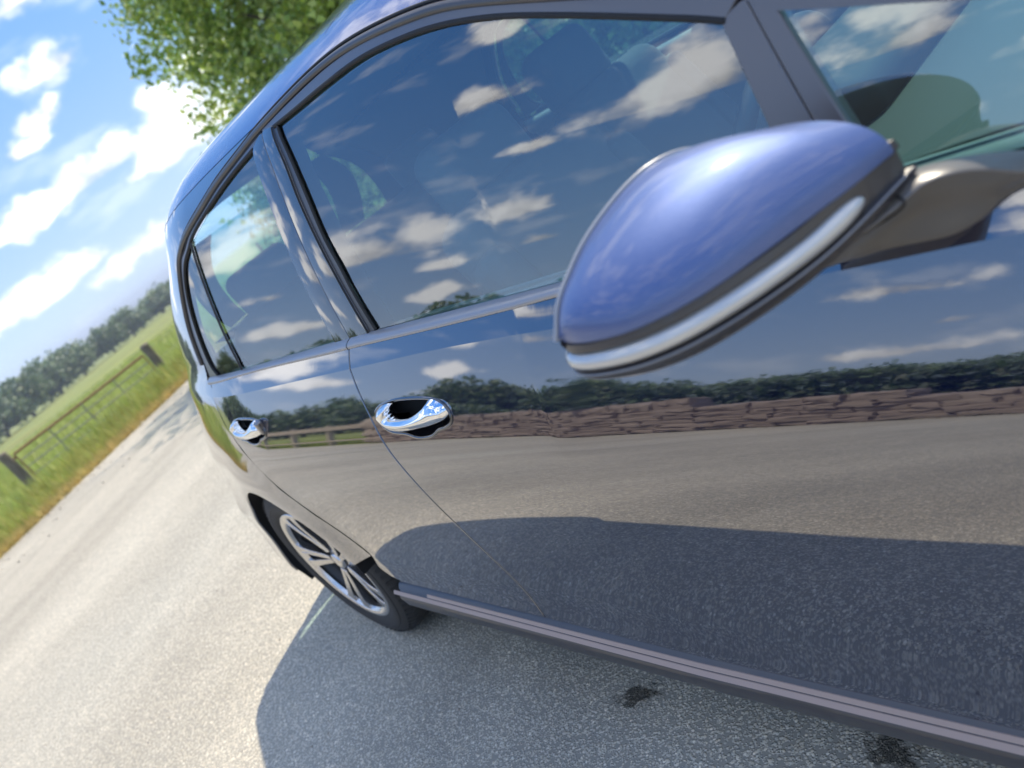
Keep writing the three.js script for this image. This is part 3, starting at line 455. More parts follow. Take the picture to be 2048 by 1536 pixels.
/* door handles: dark cup sunk in the door and a bowed chrome grip with its lock end */
{
  const sealAt = (C, d, r, n = 60) => tube(Array.from({ length: n }, (_, i) => { const p = C(i / (n - 1)); const nn = snorm(Slow, p.x, p.y); return V(p.x, p.y, Slow(p.x, p.y)).addScaledVector(nn, -d); }), r, n * 2, 6);
  pair('door_seal', sealAt(gapB, 0.0048, 0.0042), rubber); pair('door_seal', sealAt(rdEdge, 0.0048, 0.0042), rubber);
}
function handle(parent, cx, cy, hole, k) {
  const N = hole.length, ring = (s, d) => hole.map((p) => { const x = cx + (p.x - cx) * s, y = cy + (p.y - cy) * s; return V(x, y, Sbody(x, y) - d); });
  const rings = [ring(1.0, 0.0005), ring(0.985, 0.008), ring(0.9, 0.028), ring(0.6, 0.042), ring(0.05, 0.046)];
  const cup = grid(N, rings.length - 1, (u, v) => ({ p: rings[Math.round(v * (rings.length - 1))][Math.round(u * N) % N].clone() }));
  obj('handle_cup', cup, phys(0.006, 0.006, 0.009, 0.25), parent);
  const rim = new THREE.TubeGeometry(new THREE.CatmullRomCurve3(hole.map((p) => V(p.x, p.y, Sbody(p.x, p.y) + 0.0002)), true), 180, 0.0032, 8, true);
  obj('handle_rim', rim, gloss, parent);
  // grip: one bowed chrome shell with a hooked outer end and an open finger gap above
  const bC = curve([[-0.127, -0.003], [-0.119, -0.0155], [-0.101, -0.0245], [-0.068, -0.0290], [-0.018, -0.0270], [0.035, -0.0225], [0.075, -0.0175], [0.108, -0.0095], [0.122, -0.002]]);
  const tC = curve([[-0.040, 0.0345], [-0.052, 0.0285], [-0.066, 0.0195], [-0.0735, 0.0135], [-0.0690, 0.0090], [-0.05, 0.0072], [-0.02, 0.0068], [0.005, 0.0088], [0.034, 0.0155], [0.062, 0.0240], [0.082, 0.0300], [0.098, 0.0275], [0.117, 0.0190]]);
  const lC = curve([[-0.127, -0.003], [-0.1285, 0.009], [-0.119, 0.0200], [-0.104, 0.0275], [-0.082, 0.0335], [-0.058, 0.0362], [-0.040, 0.0345]]);
  const rC = (v) => V2(lerp(0.122, 0.117, v) + 0.003 * Math.sin(v * Math.PI), lerp(-0.002, 0.0190, v));
  const out = table([[-0.13, 0.001], [-0.122, 0.007], [-0.105, 0.013], [-0.07, 0.018], [-0.02, 0.020], [0.04, 0.0195], [0.09, 0.0155], [0.112, 0.010], [0.126, 0.002]]);
  const across = table([[0, -0.35], [0.05, 0.35], [0.12, 0.66], [0.22, 0.83], [0.48, 1.0], [0.52, 1.0], [0.78, 0.74], [0.92, 0.50], [1, -0.2]]);
  const NU = 80, NV = 30, Q = (f) => { const p = f; return V2(p.x, p.y); };
  const c00 = Q(bC(0)), c10 = Q(bC(1)), c01 = Q(tC(0)), c11 = Q(tC(1));
  const g = grid(NU, NV, (u, v) => {
    const b = Q(bC(u)), t = Q(tC(u)), l = Q(lC(v)), r = Q(rC(v));
    const x = (1 - v) * b.x + v * t.x + (1 - u) * l.x + u * r.x - ((1 - u) * (1 - v) * c00.x + u * (1 - v) * c10.x + (1 - u) * v * c01.x + u * v * c11.x);
    const y = (1 - v) * b.y + v * t.y + (1 - u) * l.y + u * r.y - ((1 - u) * (1 - v) * c00.y + u * (1 - v) * c10.y + (1 - u) * v * c01.y + u * v * c11.y);
    const end = Math.min(1, Math.sqrt(Math.min(1, u / 0.07)) + 0.05) * Math.min(1, Math.sqrt(Math.min(1, (1 - u) / 0.05)) + 0.02);
    return { p: V(cx + x * k, cy + y * k, Sbody(cx + x * k, cy) + (out(x) + 0.006) * across(v) * end * k - 0.004 * k) };
  });
  obj('door_handle', g, chrome, parent);
}
handle(frontDoor, ...FH, fHole, 1); handle(rearDoor, ...RH, rHole, 0.96);
{ const g = new RoundedBoxGeometry(0.022, 0.040, 0.02, 4, 0.007); g.rotateZ(-0.25); g.translate(RH[0] + 0.111, RH[1] + 0.010, Sbody(RH[0] + 0.111, RH[1] + 0.01) + 0.004); obj('lock_cover', g, paint, rearDoor); }

/* rear wheel */
function buildWheel(x, z, side) {
  const w = new THREE.Group(); w.name = side > 0 ? (x < 1 ? 'rear_wheel' : 'front_wheel') : (x < 1 ? 'rear_wheel' : 'front_wheel'); w.position.set(x, 0.317, z); if (side < 0) w.rotation.y = Math.PI; car.add(w);
  const lathe = (P, n = 96) => { const g = new THREE.LatheGeometry(P.map((p) => V2(p[0], p[1])), n); g.rotateX(Math.PI / 2); return g; };
  const ty = [[0.226, -0.006], [0.232, -0.001], [0.242, 0.003], [0.256, 0.004], [0.258, 0.0055], [0.272, 0.004], [0.274, 0.001], [0.290, -0.004], [0.303, -0.014], [0.311, -0.026], [0.3155, -0.040], [0.317, -0.06], [0.317, -0.072], [0.311, -0.073], [0.311, -0.079], [0.317, -0.080], [0.317, -0.105], [0.311, -0.106], [0.311, -0.113], [0.317, -0.114], [0.317, -0.140], [0.311, -0.141], [0.311, -0.147], [0.316, -0.148], [0.312, -0.19], [0.29, -0.215], [0.23, -0.21]];
  const tread = []; for (let i = 0; i < 72; i++) { const b = new THREE.BoxGeometry(0.007, 0.0035, 0.034); b.rotateY(0.35); b.translate(0, 0.3125, -0.038); b.rotateZ(i / 72 * Math.PI * 2); tread.push(b); const c = new THREE.BoxGeometry(0.012, 0.003, 0.026); c.rotateX(0.5); c.translate(0, 0.3045, -0.0165); c.rotateZ((i + 0.5) / 72 * Math.PI * 2); tread.push(c); }
  obj('tyre', [toCreasedNormals(lathe(ty).toNonIndexed(), 0.5), ...tread], std(0.03, 0.029, 0.027, 0.78), w);
  obj('rim', [lathe([[0.198, -0.016], [0.205, -0.007], [0.213, -0.002], [0.220, -0.001], [0.2255, -0.003], [0.2265, -0.010], [0.222, -0.015]])], new THREE.MeshStandardMaterial({ color: new THREE.Color().setRGB(0.62, 0.61, 0.60), metalness: 1, roughness: 0.26 }), w);
  obj('rim_barrel', [lathe([[0.218, -0.014], [0.205, -0.03], [0.195, -0.06], [0.192, -0.17], [0.0, -0.175]])], std(0.05, 0.05, 0.05, 0.4, { metalness: 0.6 }), w);
  const machined = new THREE.MeshStandardMaterial({ color: new THREE.Color().setRGB(0.58, 0.57, 0.56), metalness: 1, roughness: 0.26 });
  const anth = std(0.02, 0.02, 0.023, 0.35);
  const spoke = (dir) => {   // half of a twin spoke: curved bar from the hub to the rim
    const P = [], n = 14; const cl = (t) => { const r = lerp(0.045, 0.210, t), a = dir * (0.175 - 0.03 * t + 0.05 * t ** 3); return [r * Math.sin(a), r * Math.cos(a)]; };
    const wid = (t) => lerp(0.0062, 0.0118, t ** 0.8) + 0.009 * t ** 6;
    const sh = new THREE.Shape(); for (let i = 0; i <= n; i++) { const t = i / n, p = cl(t); P.push([p[0] - wid(t), p[1]]); } for (let i = n; i >= 0; i--) { const t = i / n, p = cl(t); P.push([p[0] + wid(t), p[1]]); }
    sh.moveTo(...P[0]); for (const p of P.slice(1)) sh.lineTo(...p);
    const g = new THREE.ExtrudeGeometry(sh, { depth: 0.022, bevelEnabled: true, bevelSize: 0.002, bevelThickness: 0.002, bevelSegments: 2 });
    const q = g.attributes.position; for (let i = 0; i < q.count; i++) { const r = Math.hypot(q.getX(i), q.getY(i)); q.setZ(i, q.getZ(i) - 0.030 - 0.016 * (1 - sstep(0.03, 0.20, r)) ); } g.computeVertexNormals(); return g;
  };
  const sides = [spoke(1), spoke(-1)];
  const web = new THREE.Shape(); { const P = [[-0.01, 0.05], [-0.056, 0.20], [0.056, 0.20], [0.01, 0.05]]; web.moveTo(...P[0]); P.slice(1).forEach((p) => web.lineTo(...p)); }
  const wg = new THREE.ExtrudeGeometry(web, { depth: 0.012, bevelEnabled: false }); { const q = wg.attributes.position; for (let i = 0; i < q.count; i++) { const r = Math.hypot(q.getX(i), q.getY(i)); q.setZ(i, q.getZ(i) - 0.045 - 0.012 * (1 - sstep(0.03, 0.2, r))); } wg.computeVertexNormals(); }
  for (let i = 0; i < 5; i++) { const a = i / 5 * Math.PI * 2 + 0.22; for (const g of sides) { const s = obj('spoke', g, machined, w); s.rotation.z = a; } const b = obj('spoke_web', wg, anth, w); b.rotation.z = a; }
  obj('hub_cap', [lathe([[0.0, -0.018], [0.022, -0.019], [0.029, -0.022], [0.031, -0.030]], 40), lathe([[0.031, -0.034], [0.05, -0.036], [0.060, -0.045], [0.062, -0.06]], 40)], machined, w);
  for (let i = 0; i < 5; i++) { const b = new THREE.CylinderGeometry(0.0085, 0.0085, 0.012, 6); b.rotateX(Math.PI / 2); const a = i / 5 * 6.283 + 0.5; b.translate(0.047 * Math.cos(a), 0.047 * Math.sin(a), -0.034); obj('wheel_bolt', b, anth, w); }
  const bd = new THREE.CylinderGeometry(0.14, 0.14, 0.022, 48); bd.rotateX(Math.PI / 2); bd.translate(0, 0, -0.1);
  obj('brake_disc', bd, std(0.25, 0.24, 0.23, 0.4, { metalness: 0.8 }), w);
  return w;
}
buildWheel(-0.02, 0.874, 1); buildWheel(2.64, 0.865, 1); buildWheel(-0.02, -0.874, -1); buildWheel(2.64, -0.865, -1);

/* wing mirror */
function buildMirror(k) {
  const m = new THREE.Group(); m.name = 'wing_mirror'; car.add(m);
  const put = (name, g, mat, parent = m) => obj(name, k < 0 ? [].concat(g).map(mirrored) : g, mat, parent);
  // plan curve (x, z) of the front shell, from the outer rear tip round to the inner front
  const plan = curve([[1.872, 1.052], [1.905, 1.0595], [1.954, 1.0565], [1.993, 1.038], [2.023, 1.010], [2.049, 0.972], [2.073, 0.930], [2.093, 0.895], [2.107, 0.862]]);   // x, z
  const rimP = curve([[1.872, 1.056, 1.054], [1.881, 1.036, 1.0805], [1.889, 1.016, 1.0945], [1.899, 0.992, 1.108], [1.911, 0.966, 1.118], [1.924, 0.939, 1.125], [1.937, 0.912, 1.127], [1.950, 0.885, 1.121], [1.962, 0.862, 1.106]]);   // x, z, y
  const rimEval = (t) => { const p = rimP(t); return V(p.x, p.z, p.y); };
  const capPt = (u, v, low = 1.050) => {
    const b = plan(u), r = rimEval(u), B = V(b.x, low, b.y), a = v * Math.PI / 2, e = 0.96;
    const c = Math.cos(a) ** e, s = Math.sin(a) ** e, q = sstep(0, 0.12, u);
    const p = V(lerp(r.x, B.x, c), lerp(B.y, r.y, s), lerp(r.z, B.z, c));
    p.y += 0.003 * Math.sin(2 * a) * q; return p;
  };
  const cap = grid(70, 40, (u, v) => ({ p: capPt(u ** 1.15, v), uv: [u, v * 0.6] }));
  // the skin turns inwards along its lower edge and at the inner end
  const capEdge = grid(70, 3, (u, v) => { const p = capPt(u ** 1.15, 0); const c = V(1.95, 1.05, 0.93); const d = c.clone().sub(p).setY(0).normalize(); return { p: p.addScaledVector(d, [0, 0.0012, 0.003, 0.008][Math.round(v * 3)]).add(V(0, [0, -0.0016, -0.002, -0.002][Math.round(v * 3)], 0)) }; }, true);
  put('mirror_cap', [cap, capEdge], flakePaint);
  // lower housing: sections from the shadow joint under the cap to the underside
  const low = curve([[1.846, 1.035], [1.878, 1.0595], [1.943, 1.0605], [1.986, 1.044], [2.020, 1.015], [2.050, 0.977], [2.074, 0.934], [2.096, 0.893], [2.112, 0.855]]);
  const shell = (P) => grid(70, P.length - 1, (u, v) => { const q = P[Math.round(v * (P.length - 1))], b = low(u), c = V(1.95, 0, 0.93), d = V(b.x - c.x, 0, b.y - c.z); const L = d.length(); d.normalize(); const lift = 0.010 * sstep(0.72, 1, u), drop = 0.0035 * Math.sin(u * Math.PI); return { p: V(b.x + d.x * q[1], q[0] + lift - drop * q[2], b.y + d.z * q[1]) }; }, true);
  put('mirror_housing', [toCreasedNormals(shell([[1.050, -0.012, 0], [1.0475, -0.0045, 0], [1.042, -0.003, 0], [1.040, -0.0030, 0], [1.0395, -0.006, 0], [1.0215, -0.006, 0.3], [1.0205, 0.001, 0.4], [1.019, 0.0022, 0.4], [1.017, 0.001, 0.5], [1.011, -0.004, 0.8], [1.0055, -0.013, 1], [1.002, -0.035, 1], [1.001, -0.075, 1]]).toNonIndexed(), 0.7)], satin);
  // indicator lens along the front
  const lens = grid(60, 10, (u, v) => { const t = lerp(0.03, 0.885, u), b = low(t), c = V(1.95, 0, 0.93), d = V(b.x - c.x, 0, b.y - c.z).normalize(), a = (v - 0.5) * Math.PI, w = Math.sqrt(Math.max(0, 1 - Math.max(0, (u - 0.9) / 0.1) ** 2)) * Math.sqrt(Math.min(1, u / 0.02 + 0.2)), lift = 0.010 * sstep(0.72, 1, t); return { p: V(b.x + d.x * (-0.006 + 0.0088 * Math.cos(a) * w), 1.0305 + lift - 0.001 + 0.0085 * Math.sin(a) * w, b.y + d.z * (-0.006 + 0.0088 * Math.cos(a) * w)) }; });
  put('indicator_lens', lens, phys(0.52, 0.51, 0.48, 0.16, { clearcoat: 1, clearcoatRoughness: 0.03, ior: 1.7, metalness: 0.25 }));
  const edgeL = tube(Array.from({ length: 50 }, (_, i) => { const t = lerp(0.03, 0.97, i / 49), b = low(t), d = V(b.x - 1.95, 0, b.y - 0.93).normalize(); return V(b.x + d.x * 0.0012, 1.0192 + 0.010 * sstep(0.72, 1, t) - 0.0014 * Math.sin(t * Math.PI), b.y + d.z * 0.0012); }), 0.0011, 100, 6);
  put('housing_trim', edgeL, std(0.22, 0.23, 0.25, 0.3, { metalness: 0.6 }));
  // rear face: bezel and mirror glass
  const bez = grid(40, 6, (u, v) => { const r = rimEval(u), c = V(1.915, 1.06, 0.945), p = r.clone().lerp(c, 0.10 * v); p.x -= 0.012 * v; return { p }; }, true);
  const back = grid(40, 1, (u, v) => { const r = rimEval(u); return { p: v < 0.5 ? V(r.x, r.y - 0.004, r.z) : V(lerp(1.856, 1.975, u), 0.998, lerp(1.03, 0.86, u)) }; }, true);
  const inner = grid(10, 20, (u, v) => { const p = capPt(1, v); return { p: V(lerp(1.965, p.x, u), lerp(1.0, p.y, Math.min(1, u + (v > 0.98 ? 0 : 0))), lerp(0.855, p.z, u)) }; });
  put('mirror_rim', [bez, back, inner], satin);
  const gl = grid(20, 10, (u, v) => { const t = lerp(0.08, 0.95, u), r = rimEval(t); return { p: V(r.x - 0.001, lerp(1.005, r.y - 0.010, v), r.z) }; }, true);
  put('mirror_glass', gl, chrome);
  // arm from the housing to the door shoulder
  const U = curve([[2.040, 1.006, 0.945], [2.072, 1.008, 0.908], [2.098, 1.012, 0.884], [2.120, 1.019, 0.868], [2.139, 1.016, 0.856], [2.155, 1.004, 0.841], [2.171, 0.986, 0.824], [2.20, 0.966, 0.796]]);
  const T = curve([[1.99, 1.004, 0.92], [2.04, 1.016, 0.885], [2.075, 1.022, 0.858], [2.103, 1.022, 0.840], [2.130, 1.014, 0.824], [2.150, 1.003, 0.810], [2.172, 0.990, 0.797], [2.20, 0.974, 0.782]]);
  const Lw = curve([[1.965, 0.992, 0.945], [1.972, 0.968, 0.89], [1.990, 0.949, 0.835], [2.030, 0.944, 0.8195], [2.070, 0.9425, 0.8185], [2.097, 0.9425, 0.8175], [2.119, 0.948, 0.8125], [2.137, 0.9585, 0.8065], [2.155, 0.964, 0.8025], [2.20, 0.962, 0.79]]);
  const arm = grid(56, 30, (u, v) => {
    const t = T(u), q = U(u), l = Lw(u), mid = q.clone().lerp(l, 0.5), out = V(0.35, 0.1, 0.93);
    const P = [t.clone().add(V(-0.01, -0.004, 0)), t, t.clone().lerp(q, 0.5).add(V(0, 0.0030, 0)), t.clone().lerp(q, 0.88).add(V(0, 0.0018, 0)), q.clone(), q.clone().lerp(l, 0.06).addScaledVector(out, 0.0012), q.clone().lerp(l, 0.2).addScaledVector(out, 0.0022), mid.addScaledVector(out, -0.002), q.clone().lerp(l, 0.86).addScaledVector(out, 0.002), l];
    return { p: new THREE.CatmullRomCurve3(P, false, 'centripetal').getPoint(v) };
  }, true);
  const seam = (u) => { const t = T(u), q = U(u), l = Lw(u * 0.8); return tube([t.clone().add(V(-0.004, 0.001, 0)), t.clone().lerp(q, 0.55).add(V(0, 0.0040, 0)), q.clone().add(V(0.002, 0.0, 0.002)), q.clone().lerp(l, 0.4).add(V(0.0015, 0, 0.0015))], 0.0011, 24, 6); };
  put('arm_seam', seam(0.40), rubber);
  const lip = tube(Array.from({ length: 24 }, (_, i) => { const r = rimEval(i / 23 * 0.97); return V(r.x - 0.002, r.y + 0.0002, r.z + 0.0003); }), 0.0027, 60, 8);
  put('mirror_lip', lip, phys(0.26, 0.27, 0.29, 0.3, { ior: 1.7 }));
  put('mirror_arm', arm, grey);
}
buildMirror(1); buildMirror(-1);

/* cabin */
{
  const cab = (name, g, m) => obj(name, g, m, car);
  function seat(x, z, back = 0.62) {
    const s = new THREE.Group(); s.name = 'front_seat'; car.add(s); s.position.set(x, 0, z);
    obj('seat_cushion', rbox(0.50, 0.16, 0.48, 0.06, 0.10, 0.48, 0, 0, 0, 0.12), fabric, s);
    obj('seat_back', [rbox(0.14, back, 0.46, 0.06, -0.24, 0.78, 0, 0, 0, 0.36), rbox(0.10, back * 0.8, 0.08, 0.035, -0.19, 0.76, 0.21, 0, 0, 0.36), rbox(0.10, back * 0.8, 0.08, 0.035, -0.19, 0.76, -0.21, 0, 0, 0.36)], fabric, s);
    obj('headrest', rbox(0.10, 0.19, 0.26, 0.045, -0.40, 1.105, 0, 0, 0, 0.2), fabric, s);
    obj('headrest_post', [0.06, -0.06].map((d) => tube([V(-0.37, 1.05, d), V(-0.35, 0.98, d)], 0.006, 4, 6)), chrome, s);
  }
  seat(1.46, 0.37); seat(1.10, -0.37, 0.55);
  cab('rear_seat', [rbox(0.50, 0.18, 1.24, 0.07, 0.30, 0.47, 0, 0, 0, 0.1), rbox(0.16, 0.62, 1.24, 0.07, -0.02, 0.76, 0, 0, 0, 0.38), ...[0.38, -0.38].map((z) => rbox(0.09, 0.16, 0.25, 0.04, -0.16, 1.10, z, 0, 0, 0.2))], fabric);
  const dash = grid(20, 30, (u, v) => { const a = v * Math.PI * 0.62, x = 2.45 - 0.60 * Math.sin(Math.min(a, Math.PI / 2)) ** 0.5 - (v > 0.8 ? (v - 0.8) * -0.3 : 0); return { p: V(x, 0.985 - 0.035 * (1 - Math.cos(a)) * 1.2 - (v > 0.55 ? (v - 0.55) * 0.9 : 0), lerp(-0.72, 0.72, u)) }; });
  cab('dashboard', dash, std(0.055, 0.055, 0.058, 0.6));
  cab('instrument_cowl', rbox(0.16, 0.09, 0.36, 0.03, 1.86, 0.985, 0.37, 0, 0, -0.2), darkIn);
  const sw = new THREE.TorusGeometry(0.185, 0.015, 12, 48); sw.rotateY(Math.PI / 2); sw.rotateZ(-0.42); sw.translate(1.70, 0.90, 0.37);
  const hub = rbox(0.05, 0.12, 0.14, 0.02, 1.715, 0.895, 0.37, 0, 0, -0.42), sp = rbox(0.02, 0.04, 0.34, 0.008, 1.71, 0.90, 0.37, 0, 0, -0.42);
  cab('steering_wheel', [sw, hub, sp], std(0.03, 0.03, 0.03, 0.45));
  // door cards and far sills
  const card = coons((x, y) => Slow(x, Math.min(y, 0.93)) - 0.09, (u) => V2(lerp(0.3, 2.35, u), 0.30), (u) => V2(lerp(0.02, 2.4, u), 0.985), (v) => V2(lerp(0.3, 0.02, v), lerp(0.3, 0.985, v)), (v) => V2(lerp(2.35, 2.4, v), lerp(0.3, 0.985, v)), 30, 20);
  const ledge = (x0, x1) => { const P = Array.from({ length: 12 }, (_, i) => { const x = lerp(x0, x1, i / 11); return V(x, 0.955, Sg(x, 0.99) - 0.055); }); return [tube(P, 0.028, 30, 10)]; };
  const cardM = std(0.26, 0.26, 0.265, 0.6); pair('door_card', card, cardM); pair('window_ledge', ledge(0.06, 0.90), cardM); pair('window_ledge', ledge(1.02, 2.2), cardM);
  // inner pillars and headlining
  const bp = coons((x, y) => Sg(x, y) - 0.04, (u) => V2(lerp(0.85, 1.08, u), 0.98), (u) => V2(lerp(0.82, 0.98, u), 1.40), (v) => V2(lerp(0.85, 0.82, v), lerp(0.98, 1.40, v)), (v) => V2(lerp(1.08, 0.98, v), lerp(0.98, 1.40, v)), 6, 12);
  pair('pillar_trim', bp, darkIn);
  const hl = grid(30, 12, (u, v) => { const x = lerp(-0.5, 1.62, u), s = v * 2 - 1, z = Sg(x, cant(x)) - 0.02; return { p: V(x, cant(x) + 0.045 * (1 - s ** 4) - 0.006, z * s) }; });
  cab('headlining', hl, std(0.06, 0.06, 0.065, 0.9));
  const cp = coons((x, y) => Sc(x, y) - 0.04, (u) => V2(lerp(-0.6, 0.0, u), 0.98), (u) => V2(lerp(-0.55, 0.5, u), cant(lerp(-0.55, 0.5, u)) - 0.01), (v) => V2(-0.6 + 0.05 * v, lerp(0.98, cant(-0.55) - 0.01, v)), (v) => { const p = curve(trimOut.slice(0, 10))(v); return V2(p.x - 0.01, p.y); }, 12, 12);
  pair('rear_pillar_trim', cp, darkIn);
  cab('boot_trim', rbox(0.34, 0.62, 1.28, 0.03, -0.50, 0.62, 0), darkIn);
  cab('parcel_shelf', rbox(0.5, 0.03, 1.16, 0.01, -0.42, 0.96, 0), darkIn);
}

/* stains on the asphalt beside the sill */
{
  const R = rng(91), al = dataTex(256, 256, (i, j) => { const x = i / 128 - 1, y = j / 128 - 1, r = Math.hypot(x, y) + 0.55 * fbm2(x * 2.1 + 4, y * 2.1, 4), k = sstep(0.75, 0.35, r) * clamp(0.55 + 0.7 * fbm2(x * 14, y * 14, 3) + 0.5 * (R() - 0.5), 0, 1); return [k, k, k]; });
  al.wrapS = al.wrapT = THREE.ClampToEdgeWrapping;
  const mat = new THREE.MeshStandardMaterial({ color: new THREE.Color().setRGB(0.022, 0.018, 0.011), roughness: 0.35, alphaMap: al, transparent: true });
  for (const [x, z, w, h, a, label] of [[1.055, 0.835, 0.17, 0.085, 0.5, 'dark wet oil stain on the asphalt under the middle of the sill'], [1.63, 0.80, 0.16, 0.10, -0.2, 'dark wet oil stain on the asphalt below the front end of the sill']]) {
    const g = new THREE.PlaneGeometry(w, h); g.rotateX(-Math.PI / 2); g.rotateY(a); const o = tag(obj('oil_stain', g, mat), label, 'stain'); o.position.set(x, 0.004, z);
  }
}

/* ------------------------------------------------------------------ surroundings */
const wood = (() => { const R = rng(31); const t = dataTex(256, 256, (i, j) => { const q = 0.75 + 0.35 * n2(i * 0.09, j * 0.012) + 0.2 * n2(i * 0.4, j * 0.03) + 0.1 * (R() - 0.5); return [s8(0.24 * q), s8(0.20 * q), s8(0.155 * q)]; }, true, 1); return new THREE.MeshStandardMaterial({ map: t, roughness: 0.9 }); })();
const palewood = (() => { const R = rng(32); const t = dataTex(256, 256, (i, j) => { const q = 0.8 + 0.3 * n2(i * 0.012, j * 0.09) + 0.12 * (R() - 0.5); return [s8(0.46 * q), s8(0.39 * q), s8(0.30 * q)]; }, true, 1); return new THREE.MeshStandardMaterial({ map: t, roughness: 0.9 }); })();

/* field gate between two posts */
{
  const A = V(-14.5, 0, 0.23), B = V(-14.05, 0, -2.67), dir = B.clone().sub(A), L = dir.length(), yaw = Math.atan2(-dir.z, dir.x);
  const post = (p, h, label, lean) => { const y = groundH(p.x, p.z), t = thing('gate_post', label, 'post', [p.x, y - 0.3, p.z], yaw, 'posts of the field gate'); const g = new THREE.CylinderGeometry(0.085, 0.10, h + 0.3, 12, 6); const q = g.attributes.position; for (let i = 0; i < q.count; i++) { const k = 0.012 * n3(q.getX(i) * 9, q.getY(i) * 5, q.getZ(i) * 9); q.setX(i, q.getX(i) + k); q.setZ(i, q.getZ(i) + k); } g.computeVertexNormals(); g.translate(0, (h + 0.3) / 2, 0); const m = obj('post', g, wood, t); m.rotation.z = lean; const c = new THREE.CylinderGeometry(0.06, 0.085, 0.03, 12); c.translate(0, h + 0.315, 0); obj('post_top', c, wood, m); return t; };
  post(A, 0.53 - groundH(A.x, A.z) + 0.0, 'weathered wooden gate post at the far left end of the field gate', 0.02); post(B, 0.55 - groundH(B.x, B.z), 'weathered wooden gate post at the end of the field gate nearer the tree', -0.015);
  const y0 = Math.min(groundH(A.x, A.z), groundH(B.x, B.z));
  const t = thing('field_gate', 'rusty tubular steel field gate with six bars between two wooden posts', 'gate', [A.x, y0, A.z], yaw);
  const rust = std(0.22, 0.085, 0.05, 0.8), galv = std(0.26, 0.25, 0.22, 0.55, { metalness: 0.3 }), top = 0.42 - y0;
  for (let k = 0; k < 6; k++) { const y = 0.16 + (top - 0.16) * (k / 5) ** 0.9; obj('rail', tube([V(0.12, y, 0), V(L * 0.5, y - 0.008, 0), V(L - 0.12, y, 0)], k === 5 ? 0.020 : 0.011, 12, 8), k === 5 ? rust : galv, t); }
  for (const f of [0.04, 0.27, 0.5, 0.73, 0.96]) obj('upright', tube([V(L * f, 0.13, 0.018), V(L * f, top, 0.018)], 0.012, 4, 8), f > 0.9 || f < 0.1 ? rust : galv, t);
  obj('hinge', [rbox(0.12, 0.04, 0.05, 0.01, 0.07, top - 0.06, 0), rbox(0.12, 0.04, 0.05, 0.01, 0.07, 0.24, 0)], rust, t);
  // wire fence continuing from the far post
  const f = thing('wire_fence', 'sagging wire fence on thin stakes running on from the gate behind the verge', 'fence', [B.x, groundH(B.x, B.z), B.z]);
  const D = V(-0.45, 0, -0.9).normalize();
  for (let k = 1; k <= 5; k++) { const s = k * 2.2, y = groundH(B.x + D.x * s, B.z + D.z * s) - groundH(B.x, B.z); const g = new THREE.CylinderGeometry(0.04, 0.045, 1.2, 8); g.translate(D.x * s, y + 0.5, D.z * s); obj('stake', g, wood, f); }
  for (const h of [0.35, 0.6, 0.85, 1.05]) { const P = [V(0, h, 0)]; for (let k = 1; k <= 5; k++) { const s = k * 2.2, y = groundH(B.x + D.x * s, B.z + D.z * s) - groundH(B.x, B.z); P.push(V(D.x * (s - 1.1), y + h - 0.02, D.z * (s - 1.1)), V(D.x * s, y + h, D.z * s)); } obj('wire', tube(P, 0.003, 40, 5), galv, f); }
}

